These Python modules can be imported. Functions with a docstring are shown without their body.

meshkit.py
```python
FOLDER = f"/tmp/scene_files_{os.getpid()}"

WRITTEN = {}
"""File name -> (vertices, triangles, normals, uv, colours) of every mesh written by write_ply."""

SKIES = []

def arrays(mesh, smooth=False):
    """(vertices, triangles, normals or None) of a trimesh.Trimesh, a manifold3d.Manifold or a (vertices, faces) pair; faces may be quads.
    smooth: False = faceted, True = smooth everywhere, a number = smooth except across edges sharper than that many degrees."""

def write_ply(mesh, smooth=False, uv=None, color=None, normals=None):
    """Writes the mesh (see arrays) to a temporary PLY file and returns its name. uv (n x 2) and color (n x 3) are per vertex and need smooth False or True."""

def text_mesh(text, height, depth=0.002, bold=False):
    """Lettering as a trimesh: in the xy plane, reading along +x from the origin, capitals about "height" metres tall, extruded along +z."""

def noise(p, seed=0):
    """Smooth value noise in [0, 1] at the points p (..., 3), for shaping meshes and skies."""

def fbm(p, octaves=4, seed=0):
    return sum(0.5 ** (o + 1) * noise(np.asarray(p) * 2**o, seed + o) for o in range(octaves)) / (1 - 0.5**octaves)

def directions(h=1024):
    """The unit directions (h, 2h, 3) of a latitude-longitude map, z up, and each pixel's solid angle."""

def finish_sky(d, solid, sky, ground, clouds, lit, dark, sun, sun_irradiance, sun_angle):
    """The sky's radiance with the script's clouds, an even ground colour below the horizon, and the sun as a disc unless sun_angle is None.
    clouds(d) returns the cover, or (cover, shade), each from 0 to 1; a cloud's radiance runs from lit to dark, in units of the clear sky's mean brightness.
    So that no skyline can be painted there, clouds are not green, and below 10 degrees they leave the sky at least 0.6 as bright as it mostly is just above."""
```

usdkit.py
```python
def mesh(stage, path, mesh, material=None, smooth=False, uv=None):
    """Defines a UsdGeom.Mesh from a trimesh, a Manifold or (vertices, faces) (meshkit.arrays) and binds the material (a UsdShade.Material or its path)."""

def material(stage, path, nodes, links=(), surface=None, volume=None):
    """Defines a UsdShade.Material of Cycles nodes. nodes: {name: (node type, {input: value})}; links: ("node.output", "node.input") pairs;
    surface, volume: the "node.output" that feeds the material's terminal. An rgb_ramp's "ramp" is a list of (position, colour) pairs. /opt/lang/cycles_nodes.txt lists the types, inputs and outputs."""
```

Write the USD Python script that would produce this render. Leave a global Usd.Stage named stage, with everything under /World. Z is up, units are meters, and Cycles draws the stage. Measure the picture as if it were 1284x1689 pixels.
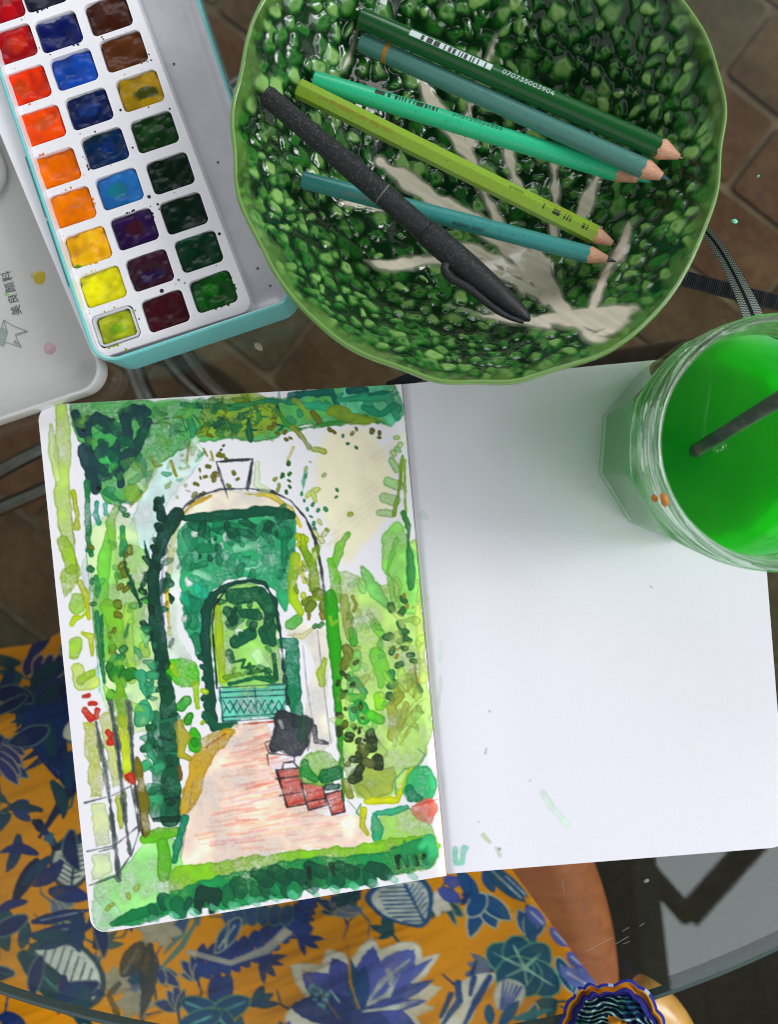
import math
import numpy as np
import trimesh
import usdkit
import meshkit
from pxr import Gf, Sdf, Usd, UsdGeom, UsdLux, UsdShade, Vt
from scipy.spatial import cKDTree
from scipy.interpolate import CubicSpline
from shapely.geometry import Polygon, Point, LineString
from shapely.ops import unary_union

stage = Usd.Stage.CreateInMemory()
UsdGeom.SetStageUpAxis(stage, "Z")
UsdGeom.Xform.Define(stage, "/World")
UsdGeom.Scope.Define(stage, "/World/Looks")

# ---------------------------------------------------------------- camera: a phone held 30 cm above the glass, looking straight down
Z0, H, F, CX, CY = 0.75, 0.305, 1220.0, 642.0, 790.0
cam = UsdGeom.Camera.Define(stage, "/World/camera")
cam.AddTranslateOp().Set(Gf.Vec3d(0, 0, Z0 + H))
cam.CreateHorizontalApertureAttr(24.0)
cam.CreateVerticalApertureAttr(24.0 * 1689 / 1284)
cam.CreateFocalLengthAttr(24.0 * F / 1284)
cam.CreateVerticalApertureOffsetAttr(-54.5 / 1284 * 24.0)
cam.CreateClippingRangeAttr(Gf.Vec2f(0.02, 200))
cam.CreateExposureAttr(0.02)
cam.CreateFStopAttr(9.5)
cam.CreateFocusDistanceAttr(0.286)

# ---------------------------------------------------------------- light: the window side on the right, weak room light everywhere else
def place(prim, at, aim, up=(0, 0, 1)):
    at, aim = np.array(at, float), np.array(aim, float)
    z = at - aim
    z /= np.linalg.norm(z)
    x = np.cross(up, z)
    x /= np.linalg.norm(x)
    y = np.cross(z, x)
    m = Gf.Matrix4d(*x, 0, *y, 0, *z, 0, *at, 1)
    UsdGeom.Xformable(prim).AddTransformOp().Set(m)


def rect_light(name, at, aim, w, h, power, color, label):
    l = UsdLux.RectLight.Define(stage, "/World/" + name)
    l.CreateWidthAttr(w)
    l.CreateHeightAttr(h)
    l.CreateIntensityAttr(power)
    l.CreateColorAttr(Gf.Vec3f(*color))
    place(l.GetPrim(), at, aim)
    return l


rect_light("window_light", (1.85, 0.04, Z0 + 1.35), (0.02, 0.0, Z0), 0.65, 1.0, 8.2, (0.975, 0.98, 1.0), "")
rect_light("wide_window_light", (2.1, -0.25, Z0 + 1.45), (0, 0, Z0), 3.0, 1.3, 2.6, (0.965, 0.975, 1.0), "")
rect_light("doorway_light", (-0.5, 2.2, Z0 + 1.6), (0, 0, Z0), 1.6, 1.2, 2.8, (0.95, 0.97, 1.0), "")
rect_light("roof_light", (1.35, -1.60, Z0 + 2.1), (1.35, -1.55, Z0), 1.3, 1.3, 2.5, (0.88, 0.96, 1.0), "")

dome_mat = usdkit.material(stage, "/World/Looks/room_air", {
    "tc": ("texture_coordinate", {}),
    "sep": ("separate_xyz", {}),
    "r": ("rgb_ramp", {"ramp": [(0.0, (0.02, 0.019, 0.018)), (0.47, (0.05, 0.05, 0.05)), (0.60, (0.51, 0.51, 0.515)), (0.87, (0.51, 0.51, 0.515)), (0.93, (0.07, 0.07, 0.07)), (1.0, (0.03, 0.03, 0.03))]}),
    "m": ("math", {"math_type": "multiply_add", "value2": 0.5, "value3": 0.5}),
    "bg": ("background_shader", {"strength": 1.0})},
    [("tc.generated", "sep.vector"), ("sep.z", "m.value1"), ("m.value", "r.fac"), ("r.color", "bg.color")], surface="bg.background")
dome = UsdLux.DomeLight.Define(stage, "/World/sky")
dome.CreateIntensityAttr(1.0)
UsdShade.MaterialBindingAPI.Apply(dome.GetPrim()).Bind(dome_mat)
dome.GetPrim().SetCustomDataByKey("kind", "structure")

# ---------------------------------------------------------------- helpers
rng = np.random.default_rng(7)


def lin(c):
    c = np.asarray(c, float) / 255.0
    return np.where(c <= 0.04045, c / 12.92, ((c + 0.055) / 1.055) ** 2.4)


def P(px, py, h=0.0):
    """the point at height h above the glass that stands at the photograph's pixel (px, py)"""
    px, py, h = np.broadcast_arrays(np.asarray(px, float), np.asarray(py, float), np.asarray(h, float))
    return np.stack([(px - CX) / F * (H - h), -(py - CY) / F * (H - h), Z0 + h], -1)


used = {}


def numbered(path):
    n = used.get(path, 0)
    used[path] = n + 1
    return path if n == 0 else f"{path}_{n:03d}"


def thing(name, label, cat, group=None):
    x = UsdGeom.Xform.Define(stage, numbered("/World/" + name))
    return tag(x.GetPrim(), label, cat, group)


def tag(p, label=None, cat=None, group=None, kind=None):
    p = p.GetPrim() if hasattr(p, "GetPrim") else p
    for k, v in (("label", label), ("category", cat), ("group", group), ("kind", kind)):
        if v:
            p.SetCustomDataByKey(k, v)
    return p


def obj(name, mesh, mat, parent=None, smooth=30, col=None, label=None):
    """one Mesh prim, under parent (a prim) or under /World; col = per-vertex linear colour"""
    base = parent.GetPath().pathString if parent is not None else "/World"
    path = numbered(base + "/" + name)
    m = usdkit.mesh(stage, path, mesh, mat, smooth=True if col is not None else smooth)
    if col is not None:
        UsdGeom.PrimvarsAPI(m).CreatePrimvar("col", Sdf.ValueTypeNames.Color3fArray, "vertex").Set(Vt.Vec3fArray.FromNumpy(np.asarray(col, np.float32)))
    if label:
        m.GetPrim().SetCustomDataByKey("label", label)
    return m.GetPrim()


_mats = {}


def mat(name, color, rough=0.5, noise=None, noise_scale=200, dark=0.75, bump=0.0, bump_scale=300, **kw):
    """principled material whose base colour is mottled by noise"""
    if name in _mats:
        return _mats[name]
    c = np.asarray(color, float)
    nodes = {"p": ("principled_bsdf", {"roughness": rough, **kw})}
    links = []
    nodes["g"] = ("texture_coordinate", {})
    nodes["n"] = ("noise_texture", {"scale": noise_scale, "detail": 5.0, "roughness": 0.6})
    amount = 0.25 if noise is None else noise
    nodes["r"] = ("rgb_ramp", {"ramp": [(0.3, tuple(np.clip(c * (1 - amount * dark), 0, 1))), (0.7, tuple(np.clip(c * (1 + amount * 0.4), 0, 1)))]})
    links += [("g.object", "n.vector"), ("n.fac", "r.fac"), ("r.color", "p.base_color")]
    if bump:
        nodes["nb"] = ("noise_texture", {"scale": bump_scale, "detail": 4.0})
        nodes["b"] = ("bump", {"strength": 1.0, "distance": bump})
        links += [("g.object", "nb.vector"), ("nb.fac", "b.height"), ("b.normal", "p.normal")]
    _mats[name] = usdkit.material(stage, "/World/Looks/" + name, nodes, links, surface="p.BSDF")
    return _mats[name]


def vmat(name, rough=0.5, bump=0.0, bump_scale=2000, **kw):
    """principled material coloured by the mesh's own pigment (primvar col)"""
    nodes = {"a": ("attribute", {"attribute": "col"}), "p": ("principled_bsdf", {"roughness": rough, **kw})}
    links = [("a.color", "p.base_color")]
    if bump:
        nodes["g"] = ("texture_coordinate", {})
        nodes["nb"] = ("noise_texture", {"scale": bump_scale, "detail": 3.0})
        nodes["b"] = ("bump", {"strength": 1.0, "distance": bump})
        links += [("g.object", "nb.vector"), ("nb.fac", "b.height"), ("b.normal", "p.normal")]
    return usdkit.material(stage, "/World/Looks/" + name, nodes, links, surface="p.BSDF")


def loft(rings, close_start=False, close_end=False, closed=True):
    """rings: (k, n, 3) points; quads between neighbours"""
    R = np.asarray(rings, float)
    k, n = R.shape[:2]
    v = R.reshape(-1, 3)
    i = np.arange(k - 1)[:, None] * n
    m = n if closed else n - 1
    j = np.arange(m)[None, :]
    j2 = (j + 1) % n
    q = np.stack([i + j, i + j2, i + n + j2, i + n + j], -1).reshape(-1, 4)
    f = np.vstack([q[:, [0, 1, 2]], q[:, [0, 2, 3]]])
    add = []
    if close_start:
        v = np.vstack([v, R[0].mean(0)])
        c = len(v) - 1
        add.append(np.stack([np.full(n, c), (np.arange(n) + 1) % n, np.arange(n)], -1))
    if close_end:
        v = np.vstack([v, R[-1].mean(0)])
        c = len(v) - 1
        o = (k - 1) * n
        add.append(np.stack([np.full(n, c), o + np.arange(n), o + (np.arange(n) + 1) % n], -1))
    return v, np.vstack([f, *add])


def grid(pts):
    """pts (a, b, 3) -> (v, f)"""
    return loft(pts, closed=False)


def merge(*ms):
    v, f, o = [], [], 0
    for m in ms:
        if isinstance(m, trimesh.Trimesh):
            m = (np.asarray(m.vertices), np.asarray(m.faces))
        v.append(m[0])
        f.append(m[1] + o)
        o += len(m[0])
    return np.vstack(v), np.vstack(f)


def tube(path, radius, n=12):
    """a round tube along a path; radius a number or one per point"""
    p = np.asarray(path, float)
    r = np.broadcast_to(np.asarray(radius, float), (len(p),))
    t = np.gradient(p, axis=0)
    t /= np.linalg.norm(t, axis=1, keepdims=True)
    ref = np.array([0, 0, 1.0]) if abs(t[0, 2]) < 0.9 else np.array([1.0, 0, 0])
    a = np.cross(t, ref)
    a /= np.linalg.norm(a, axis=1, keepdims=True)
    b = np.cross(t, a)
    th = np.linspace(0, 2 * np.pi, n, endpoint=False)
    return loft(p[:, None] + r[:, None, None] * (a[:, None] * np.cos(th)[None, :, None] - b[:, None] * np.sin(th)[None, :, None]), True, True)


def prism(poly, z0, z1):
    """a shapely polygon in world x, y raised from z0 to z1"""
    ms = []
    for g in getattr(poly, "geoms", [poly]):
        m = trimesh.creation.extrude_polygon(g, z1 - z0, engine="earcut")
        m.apply_translation((0, 0, z0))
        ms.append(m)
    return trimesh.util.concatenate(ms)


def spline(pts, n, closed=False):
    p = np.asarray(pts, float)
    if closed:
        p = np.vstack([p, p[:1]])
    t = np.concatenate([[0], np.cumsum(np.linalg.norm(np.diff(p, axis=0), axis=1))])
    return CubicSpline(t, p, bc_type="periodic" if closed else "natural")(np.linspace(0, t[-1], n, endpoint=not closed))


def flat(px_poly, h0, h1):
    """a thin flat piece whose outline is given where it stands, at height h0..h1 over the glass"""
    return prism(Polygon(P(np.array(px_poly)[:, 0], np.array(px_poly)[:, 1], h1)[:, :2]).buffer(0), Z0 + h0, Z0 + h1)


def smooth01(a, b, x):
    t = np.clip((x - a) / (b - a), 0, 1)
    return t * t * (3 - 2 * t)


class Canvas:
    """pigment laid on the vertices of a mesh, stroke by stroke; x, y are millimetre-like sheet coordinates"""

    def __init__(self, x, y, base, seed=1, warp=1.6):
        self.x, self.y = np.asarray(x, float), np.asarray(y, float)
        self.c = np.tile(np.asarray(base, float), (len(self.x), 1))
        q = np.stack([self.x, self.y, np.zeros_like(self.x)], -1)
        self.w = ((meshkit.fbm(q / 15, 2, seed) - 0.5) * 2.6 + (meshkit.noise(q / 4.5, seed + 9) - 0.5) * 0.35) * warp * 1.5
        self.blot = meshkit.fbm(q / 34, 3, seed + 3) - 0.5
        self.grain = meshkit.fbm(q / 3.0, 2, seed + 5) - 0.5
        self.seed = seed

    def _put(self, idx, s, color, a, edge, soft, var):
        m = smooth01(soft, -soft, s)
        m = m * np.clip(a * (1 + var * 1.5 * self.blot[idx] + var * 0.65 * self.grain[idx]), 0, 1)
        col = np.asarray(color, float)[None] * np.ones((len(idx), 1))
        if edge:
            e = np.exp(-((s + 1.2) / 1.6) ** 2)[:, None] * edge
            col = col * (1 - 0.32 * e)
            m = np.clip(m * (1 + 0.35 * e[:, 0]), 0, 1)
        col = col * (1 + 0.28 * var * self.blot[idx][:, None] * 2)
        self.c[idx] = self.c[idx] * (1 - m[:, None]) + np.clip(col, 0, 255) * m[:, None]

    def line(self, pts, r, color, a=0.86, edge=0.45, soft=1.25, var=0.8, warp=1.0):
        p = np.asarray(pts, float).reshape(-1, 2)
        rr = np.broadcast_to(np.asarray(r, float), (len(p),)) if np.ndim(r) == 0 else np.interp(np.linspace(0, 1, len(p)), np.linspace(0, 1, len(r)), r)
        pad = rr.max() + 9
        idx = np.nonzero((self.x > p[:, 0].min() - pad) & (self.x < p[:, 0].max() + pad) & (self.y > p[:, 1].min() - pad) & (self.y < p[:, 1].max() + pad))[0]
        if not len(idx):
            return
        x, y = self.x[idx], self.y[idx]
        if len(p) == 1:
            s = np.hypot(x - p[0, 0], y - p[0, 1]) - rr[0]
        else:
            s = np.full(len(idx), 1e9)
            for k in range(len(p) - 1):
                d = p[k + 1] - p[k]
                t = np.clip(((x - p[k, 0]) * d[0] + (y - p[k, 1]) * d[1]) / max(d @ d, 1e-9), 0, 1)
                s = np.minimum(s, np.hypot(x - p[k, 0] - t * d[0], y - p[k, 1] - t * d[1]) - (rr[k] + (rr[k + 1] - rr[k]) * t))
        self._put(idx, s + self.w[idx] * min(1.0, rr.max() / 4) * warp, color, a, edge, soft, var)

    def dots(self, pts, r, color, a=0.9, edge=0.7):
        for k, q in enumerate(pts):
            ang = (k * 2.4 + q[0]) % 3.1
            e = r * 0.5
            self.line([(q[0] - e * math.cos(ang), q[1] - e * math.sin(ang)), (q[0] + e * math.cos(ang), q[1] + e * math.sin(ang))], r * (0.85 + 0.3 * ((k * 37) % 10) / 10), color, a, edge)

    def poly(self, pts, color, a=0.9, edge=0.45, soft=2.0, var=1.05, warp=1.5, curve=True):
        p = np.asarray(pts, float)
        if curve:
            p = spline(p, max(24, len(p) * 5), True)
        pad = 10
        idx = np.nonzero((self.x > p[:, 0].min() - pad) & (self.x < p[:, 0].max() + pad) & (self.y > p[:, 1].min() - pad) & (self.y < p[:, 1].max() + pad))[0]
        if not len(idx):
            return
        x, y = self.x[idx], self.y[idx]
        s = np.full(len(idx), 1e9)
        inside = np.zeros(len(idx), bool)
        for k in range(len(p)):
            a0, b0 = p[k], p[(k + 1) % len(p)]
            d = b0 - a0
            t = np.clip(((x - a0[0]) * d[0] + (y - a0[1]) * d[1]) / max(d @ d, 1e-9), 0, 1)
            s = np.minimum(s, np.hypot(x - a0[0] - t * d[0], y - a0[1] - t * d[1]))
            if d[1] != 0:
                inside ^= ((a0[1] > y) != (b0[1] > y)) & (x < d[0] * (y - a0[1]) / d[1] + a0[0])
        s = np.where(inside, -s, s)
        self._put(idx, s + self.w[idx] * warp, color, a, edge, soft, var)

    def cluster(self, area, n, r, colors, a=0.8, seed=1, long=1.6, edge=0.7):
        """many separate touches of the brush inside an area"""
        g = np.random.default_rng(seed)
        pg = Polygon(area)
        x0, y0, x1, y1 = pg.bounds
        k = 0
        while k < n:
            x, y = g.uniform(x0, x1), g.uniform(y0, y1)
            if not pg.contains(Point(x, y)):
                continue
            rad, t, b = g.uniform(*r), g.uniform(0, 6.28), g.uniform(-0.8, 0.8)
            L_ = rad * long * g.uniform(0.3, 1.3)
            self.line([(x, y), (x + L_ * math.cos(t), y + L_ * math.sin(t)), (x + L_ * (math.cos(t) + math.cos(t + b)), y + L_ * (math.sin(t) + math.sin(t + b)))], [rad * 0.7, rad, rad * 0.5], colors[int(g.integers(0, len(colors)))], a * g.uniform(0.5, 1.0), edge)
            k += 1

    def linear(self, gain=0.94, sat=1.0):
        grey = self.c @ np.array([0.3, 0.59, 0.11])
        c = grey[:, None] + (self.c - grey[:, None]) * sat
        return np.clip(lin(np.clip(c, 0, 255)) * gain, 0, 1)


# ---------------------------------------------------------------- shared glass
glass_pane = usdkit.material(stage, "/World/Looks/clear_glass", {
    "lw": ("layer_weight", {"blend": 0.5}), "pw": ("math", {"math_type": "power", "value2": 5.0}), "f": ("math", {"math_type": "multiply_add", "value2": 0.96, "value3": 0.04}),
    "t": ("transparent_bsdf", {"color": (0.93, 0.955, 0.94)}),
    "g": ("glossy_bsdf", {"color": (1, 1, 1), "roughness": 0.015}),
    "m": ("mix_closure", {})},
    [("lw.facing", "pw.value1"), ("pw.value", "f.value1"), ("f.value", "m.fac"), ("t.BSDF", "m.closure1"), ("g.BSDF", "m.closure2")], surface="m.closure")
edge_glass = usdkit.material(stage, "/World/Looks/green_glass_edge", {
    "p": ("principled_bsdf", {"base_color": (0.045, 0.085, 0.078), "roughness": 0.06, "transmission_weight": 0.35, "ior": 1.5})}, [], surface="p.BSDF")

# ---------------------------------------------------------------- the watercolour on the left page (coordinates: the sheet's own, 590 x 830)
def paint_garden(k):
    g = np.random.default_rng(77)
    L, Pg, D = k.line, k.poly, k.dots
    # --- pale first washes
    Pg([(545, 1010), (560, 940), (600, 955), (640, 965), (660, 900), (690, 890), (697, 1000), (702, 1120), (708, 1230), (692, 1262), (645, 1310), (600, 1320), (578, 1300), (562, 1200), (550, 1100)], (184, 218, 132), 0.92)
    Pg([(540, 720), (600, 710), (640, 760), (640, 850), (600, 900), (570, 930), (545, 880), (520, 800)], (253, 246, 212), 0.8, 0, 8, 0.15)
    for i in range(9):
        x = 540 + i * 9
        L([(x, 900 - i * 18), (x + 70, 850 - i * 18)], 2.5, (244, 236, 206), 0.45, 0, 3)
    Pg([(262, 740), (305, 720), (335, 735), (300, 800), (268, 850), (250, 900), (238, 930), (214, 900), (220, 850)], (212, 240, 234), 0.9)
    Pg([(150, 880), (165, 860), (185, 870), (190, 950), (180, 1010), (160, 1000)], (206, 234, 226), 0.7)
    Pg([(215, 990), (240, 980), (255, 1060), (262, 1150), (250, 1200), (225, 1180), (222, 1080)], (196, 226, 176), 0.85)
    Pg([(165, 1090), (220, 1080), (230, 1150), (200, 1170), (165, 1150)], (186, 226, 208), 0.7)
    Pg([(160, 860), (210, 845), (230, 900), (240, 1000), (262, 1100), (266, 1200), (200, 1200), (166, 1120), (160, 1000)], (206, 232, 176), 0.75, 0.3, 3)
    Pg([(196, 900), (226, 900), (240, 1020), (226, 1100), (196, 1060)], (150, 204, 104), 0.6, 0.4, 2)
    # --- left margin
    L([(102, 672), (104, 729), (102, 811), (112, 892)], [10, 15, 13, 12], (186, 214, 118), 0.9)
    L([(84, 702), (88, 740), (95, 792)], [5, 9, 6], (204, 228, 148), 0.9)
    L([(121, 812), (128, 850), (126, 870)], [4, 4, 6], (176, 198, 30), 0.95)
    L([(104, 890), (112, 915), (118, 935)], [9, 13, 12], (158, 200, 62), 0.92)
    Pg([(103, 940), (124, 930), (133, 950), (118, 970), (106, 990), (100, 965)], (150, 194, 52), 0.92)
    Pg([(118, 985), (138, 980), (146, 995), (132, 1014), (118, 1010)], (158, 204, 92), 0.9)
    L([(132, 960), (142, 985), (146, 1020)], [5, 6, 3], (194, 206, 50), 0.9)
    L([(118, 1030), (124, 1020), (134, 1018), (142, 1010)], [5, 5, 4, 3], (188, 212, 40), 0.9)
    Pg([(118, 1050), (130, 1048), (137, 1070), (126, 1085), (118, 1086), (115, 1065)], (164, 206, 84), 0.9)
    L([(136, 1044), (150, 1050), (152, 1080)], [4, 6, 3], (196, 216, 62), 0.9)
    L([(128, 1105), (132, 1130), (155, 1125)], [11, 11, 12], (206, 228, 120), 0.9)
    L([(133, 1122), (152, 1110)], 7, (160, 204, 58), 0.9)
    # --- canopy over the arch
    Pg([(112, 674), (250, 662), (400, 655), (520, 648), (655, 640), (661, 690), (640, 700), (600, 692), (560, 704), (520, 702), (470, 716), (440, 728), (400, 724), (360, 728), (330, 732), (300, 745), (272, 760), (245, 780), (222, 805), (200, 834), (178, 832), (162, 800), (146, 760), (126, 720)], (92, 166, 96), 0.95, 0.7)
    Pg([(560, 645), (655, 640), (662, 690), (648, 700), (610, 680), (570, 690)], (110, 196, 158), 0.75)
    Pg([(340, 665), (440, 655), (470, 690), (430, 715), (380, 722), (330, 715)], (136, 160, 58), 0.7)
    Pg([(150, 720), (190, 710), (205, 750), (180, 790), (155, 770)], (70, 160, 92), 0.7)
    Pg([(205, 780), (240, 770), (280, 742), (250, 790), (224, 830)], (170, 214, 150), 0.8)
    L([(160, 670), (330, 662)], 5, (120, 200, 120), 0.6)
    L([(300, 668), (380, 672), (450, 660)], [4, 6, 4], (46, 130, 82), 0.8)
    for i in range(34):
        x = g.uniform(250, 460); y = 700 - (x - 250) * 0.05 + g.uniform(-28, 26); a = g.uniform(0, 3.1)
        L([(x, y), (x + 16 * math.cos(a), y + 7 * math.sin(a))], [1.5, 4.5, 1.0], [(30, 104, 64), (20, 84, 58), (96, 124, 40), (60, 140, 84)][i % 4], 0.78)
    for x in range(300, 400, 17):
        L([(x, 690), (x + 8, 712), (x + 14, 700), (x + 8, 692)], 1.6, (40, 118, 60), 0.7)
    for q, r in (([(123, 682), (130, 700), (136, 712)], 8.5), ([(146, 700), (160, 686), (184, 704), (176, 712)], [8, 9, 8, 6]), ([(204, 682), (222, 676), (246, 680)], [9, 10, 6]), ([(205, 690), (212, 720), (206, 732)], [8, 9, 6]), ([(246, 696), (224, 736), (196, 778)], [6, 10, 11]), ([(140, 742), (150, 768), (152, 790), (160, 800)], [13, 14, 9, 7]), ([(146, 690), (146, 742)], 5.5), ([(172, 742), (186, 742)], 6), ([(148, 780), (158, 810)], [10, 6]), ([(198, 770), (200, 800)], 6)):
        L(q, r, (30, 62, 66), 0.96, 0.3, var=0.15)
    D([(137, 708), (186, 694), (163, 805), (154, 745), (203, 680)], 3, (12, 22, 26), 0.9)
    L([(143, 796), (145, 860), (146, 880)], [5, 6, 4], (36, 116, 70), 0.9)
    L([(145, 885), (147, 902), (150, 915)], [3, 5, 4], (40, 124, 72), 0.85)
    L([(160, 830), (158, 848), (163, 862)], [4, 5, 3], (36, 150, 122), 0.85)
    L([(174, 834), (175, 846)], 5, (90, 190, 160), 0.8)
    L([(174, 812), (196, 826), (218, 832), (232, 812)], [5, 3, 3, 5], (40, 120, 72), 0.7)
    Pg([(205, 805), (228, 800), (232, 818), (214, 830)], (126, 170, 70), 0.8)
    L([(252, 776), (240, 810), (215, 836)], 1.3, (190, 170, 70), 0.8)
    L([(322, 728), (300, 790), (270, 842)], 8, (238, 244, 240), 0.55, 0, 4)
    for q in ([(248, 752), (255, 768)], [(282, 760), (291, 785)], [(312, 730), (308, 762)], [(336, 740), (342, 752)], [(348, 745), (352, 760)]):
        L(q, [2, 3.5, 2], (160, 158, 58), 0.85)
    D([(330, 776), (345, 769), (324, 798), (336, 815), (344, 770), (338, 786), (331, 788), (320, 816), (352, 784), (357, 782), (353, 790), (367, 752), (361, 750), (373, 758), (386, 780), (377, 800), (392, 790)], 3.6, (116, 118, 38), 0.85)
    D([(365, 742), (369, 735)], 2, (30, 40, 34))
    k.cluster([(118, 676), (250, 664), (330, 664), (320, 728), (250, 770), (200, 826), (165, 800)], 40, (4, 9), [(40, 120, 76), (70, 150, 84), (24, 92, 66), (120, 176, 84), (56, 140, 100)], 0.6, 3)
    k.cluster([(150, 690), (240, 676), (236, 730), (190, 790), (152, 790)], 16, (6, 10), [(28, 60, 64), (30, 66, 66), (20, 84, 62)], 0.92, 4, edge=0.3)
    k.cluster([(320, 662), (460, 656), (470, 712), (420, 722), (330, 722)], 46, (2.5, 6), [(26, 96, 64), (44, 124, 72), (150, 168, 66), (96, 112, 36), (20, 84, 66)], 0.72, 5, 2.6)
    k.cluster([(470, 652), (656, 642), (658, 684), (560, 694), (480, 704)], 34, (3, 7), [(30, 116, 96), (70, 166, 128), (20, 90, 80), (120, 200, 170)], 0.65, 6)
    k.cluster([(230, 780), (300, 735), (350, 760), (300, 820), (262, 850)], 22, (2.5, 5), [(150, 200, 130), (190, 222, 170), (60, 150, 110), (120, 150, 50)], 0.6, 7)
    # top right twigs and leaves
    for q, r, c in (([(478, 652), (540, 647)], 6, (22, 92, 84)), ([(545, 642), (556, 668)], 5, (26, 96, 86)), ([(576, 645), (604, 643)], 6, (24, 92, 86)), ([(560, 660), (640, 652), (655, 690)], [5, 9, 5], (54, 154, 116)), ([(600, 672), (630, 684), (650, 668)], 6, (38, 140, 104)), ([(505, 668), (545, 672)], 7, (60, 160, 120)), ([(440, 660), (480, 664)], 4, (40, 128, 96)), ([(610, 650), (648, 646)], 3, (30, 120, 96))):
        L(q, r, c, 0.85)
    L([(456, 676), (474, 700), (490, 708), (540, 700), (600, 688), (624, 696)], [3, 4, 3, 4, 3, 2], (60, 140, 66), 0.85)
    Pg([(540, 674), (560, 668), (580, 678), (622, 694), (600, 700), (560, 694)], (122, 150, 56), 0.85)
    L([(516, 680), (526, 695)], 5, (104, 110, 44), 0.85)
    L([(486, 660), (500, 672), (510, 690)], 4, (150, 176, 78), 0.7)
    L([(484, 706), (500, 722), (510, 738)], [4, 2.5, 5], (138, 150, 66), 0.85)
    L([(518, 742), (535, 744)], [5, 5], (168, 184, 82), 0.85)
    D([(453, 690), (452, 699), (445, 706), (458, 715), (470, 714), (472, 724), (479, 722), (545, 708), (552, 713), (582, 714), (588, 708), (614, 712), (627, 715), (626, 722)], 3.3, (110, 108, 40), 0.9)
    D([(566, 719), (574, 732), (588, 738)], 2.4, (40, 120, 90))
    D([(654, 722), (660, 735), (650, 748)], 4, (190, 222, 150), 0.8)
    L([(484, 738), (476, 756)], 3, (228, 222, 150), 0.7)
    D([(476, 764), (467, 784), (478, 782), (477, 793), (478, 803), (473, 812), (465, 786)], 3.4, (46, 106, 34), 0.9)
    D([(455, 790), (461, 801), (459, 808)], 3.4, (160, 176, 90), 0.8)
    L([(504, 780), (500, 806), (498, 816)], [3, 1.5, 4], (90, 180, 130), 0.7)
    D([(512, 762), (505, 772), (534, 784)], 3, (196, 216, 150), 0.8)
    L([(506, 818), (516, 810), (525, 806)], [5, 5, 4], (196, 212, 130), 0.8)
    L([(515, 812), (520, 826)], 4, (200, 214, 130), 0.8)
    D([(504, 786), (498, 814), (502, 826), (525, 842), (537, 840), (507, 840), (513, 852), (518, 864), (516, 832), (556, 808), (555, 820), (520, 872)], 2.8, (58, 142, 92), 0.8)
    D([(528, 862), (536, 880), (520, 880), (530, 890)], 5, (214, 222, 148), 0.8)
    D([(540, 874), (577, 848)], 3.4, (150, 190, 30), 0.9)
    # right edge plants
    for q, r in (([(646, 760), (655, 775)], 6), ([(640, 795), (658, 802)], 9), ([(634, 822), (652, 825)], 9), ([(628, 846), (646, 848)], 6), ([(655, 740), (660, 745)], 4)):
        L(q, r, (172, 212, 150), 0.85)
    Pg([(627, 905), (640, 868), (655, 860), (672, 880), (690, 920), (696, 1010), (660, 1010), (655, 960), (638, 950)], (152, 216, 116), 0.88)
    L([(664, 752), (660, 800), (650, 850)], 3, (136, 170, 62), 0.85)
    L([(668, 760), (668, 800), (670, 850)], 2.4, (150, 190, 80), 0.8)
    L([(666, 845), (674, 868), (675, 900)], [4, 6, 2], (62, 134, 62), 0.9)
    L([(672, 880), (678, 930), (678, 970)], [2, 8, 6], (62, 132, 72), 0.85)
    L([(654, 890), (640, 940), (650, 990)], 4, (110, 196, 70), 0.6)
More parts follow.
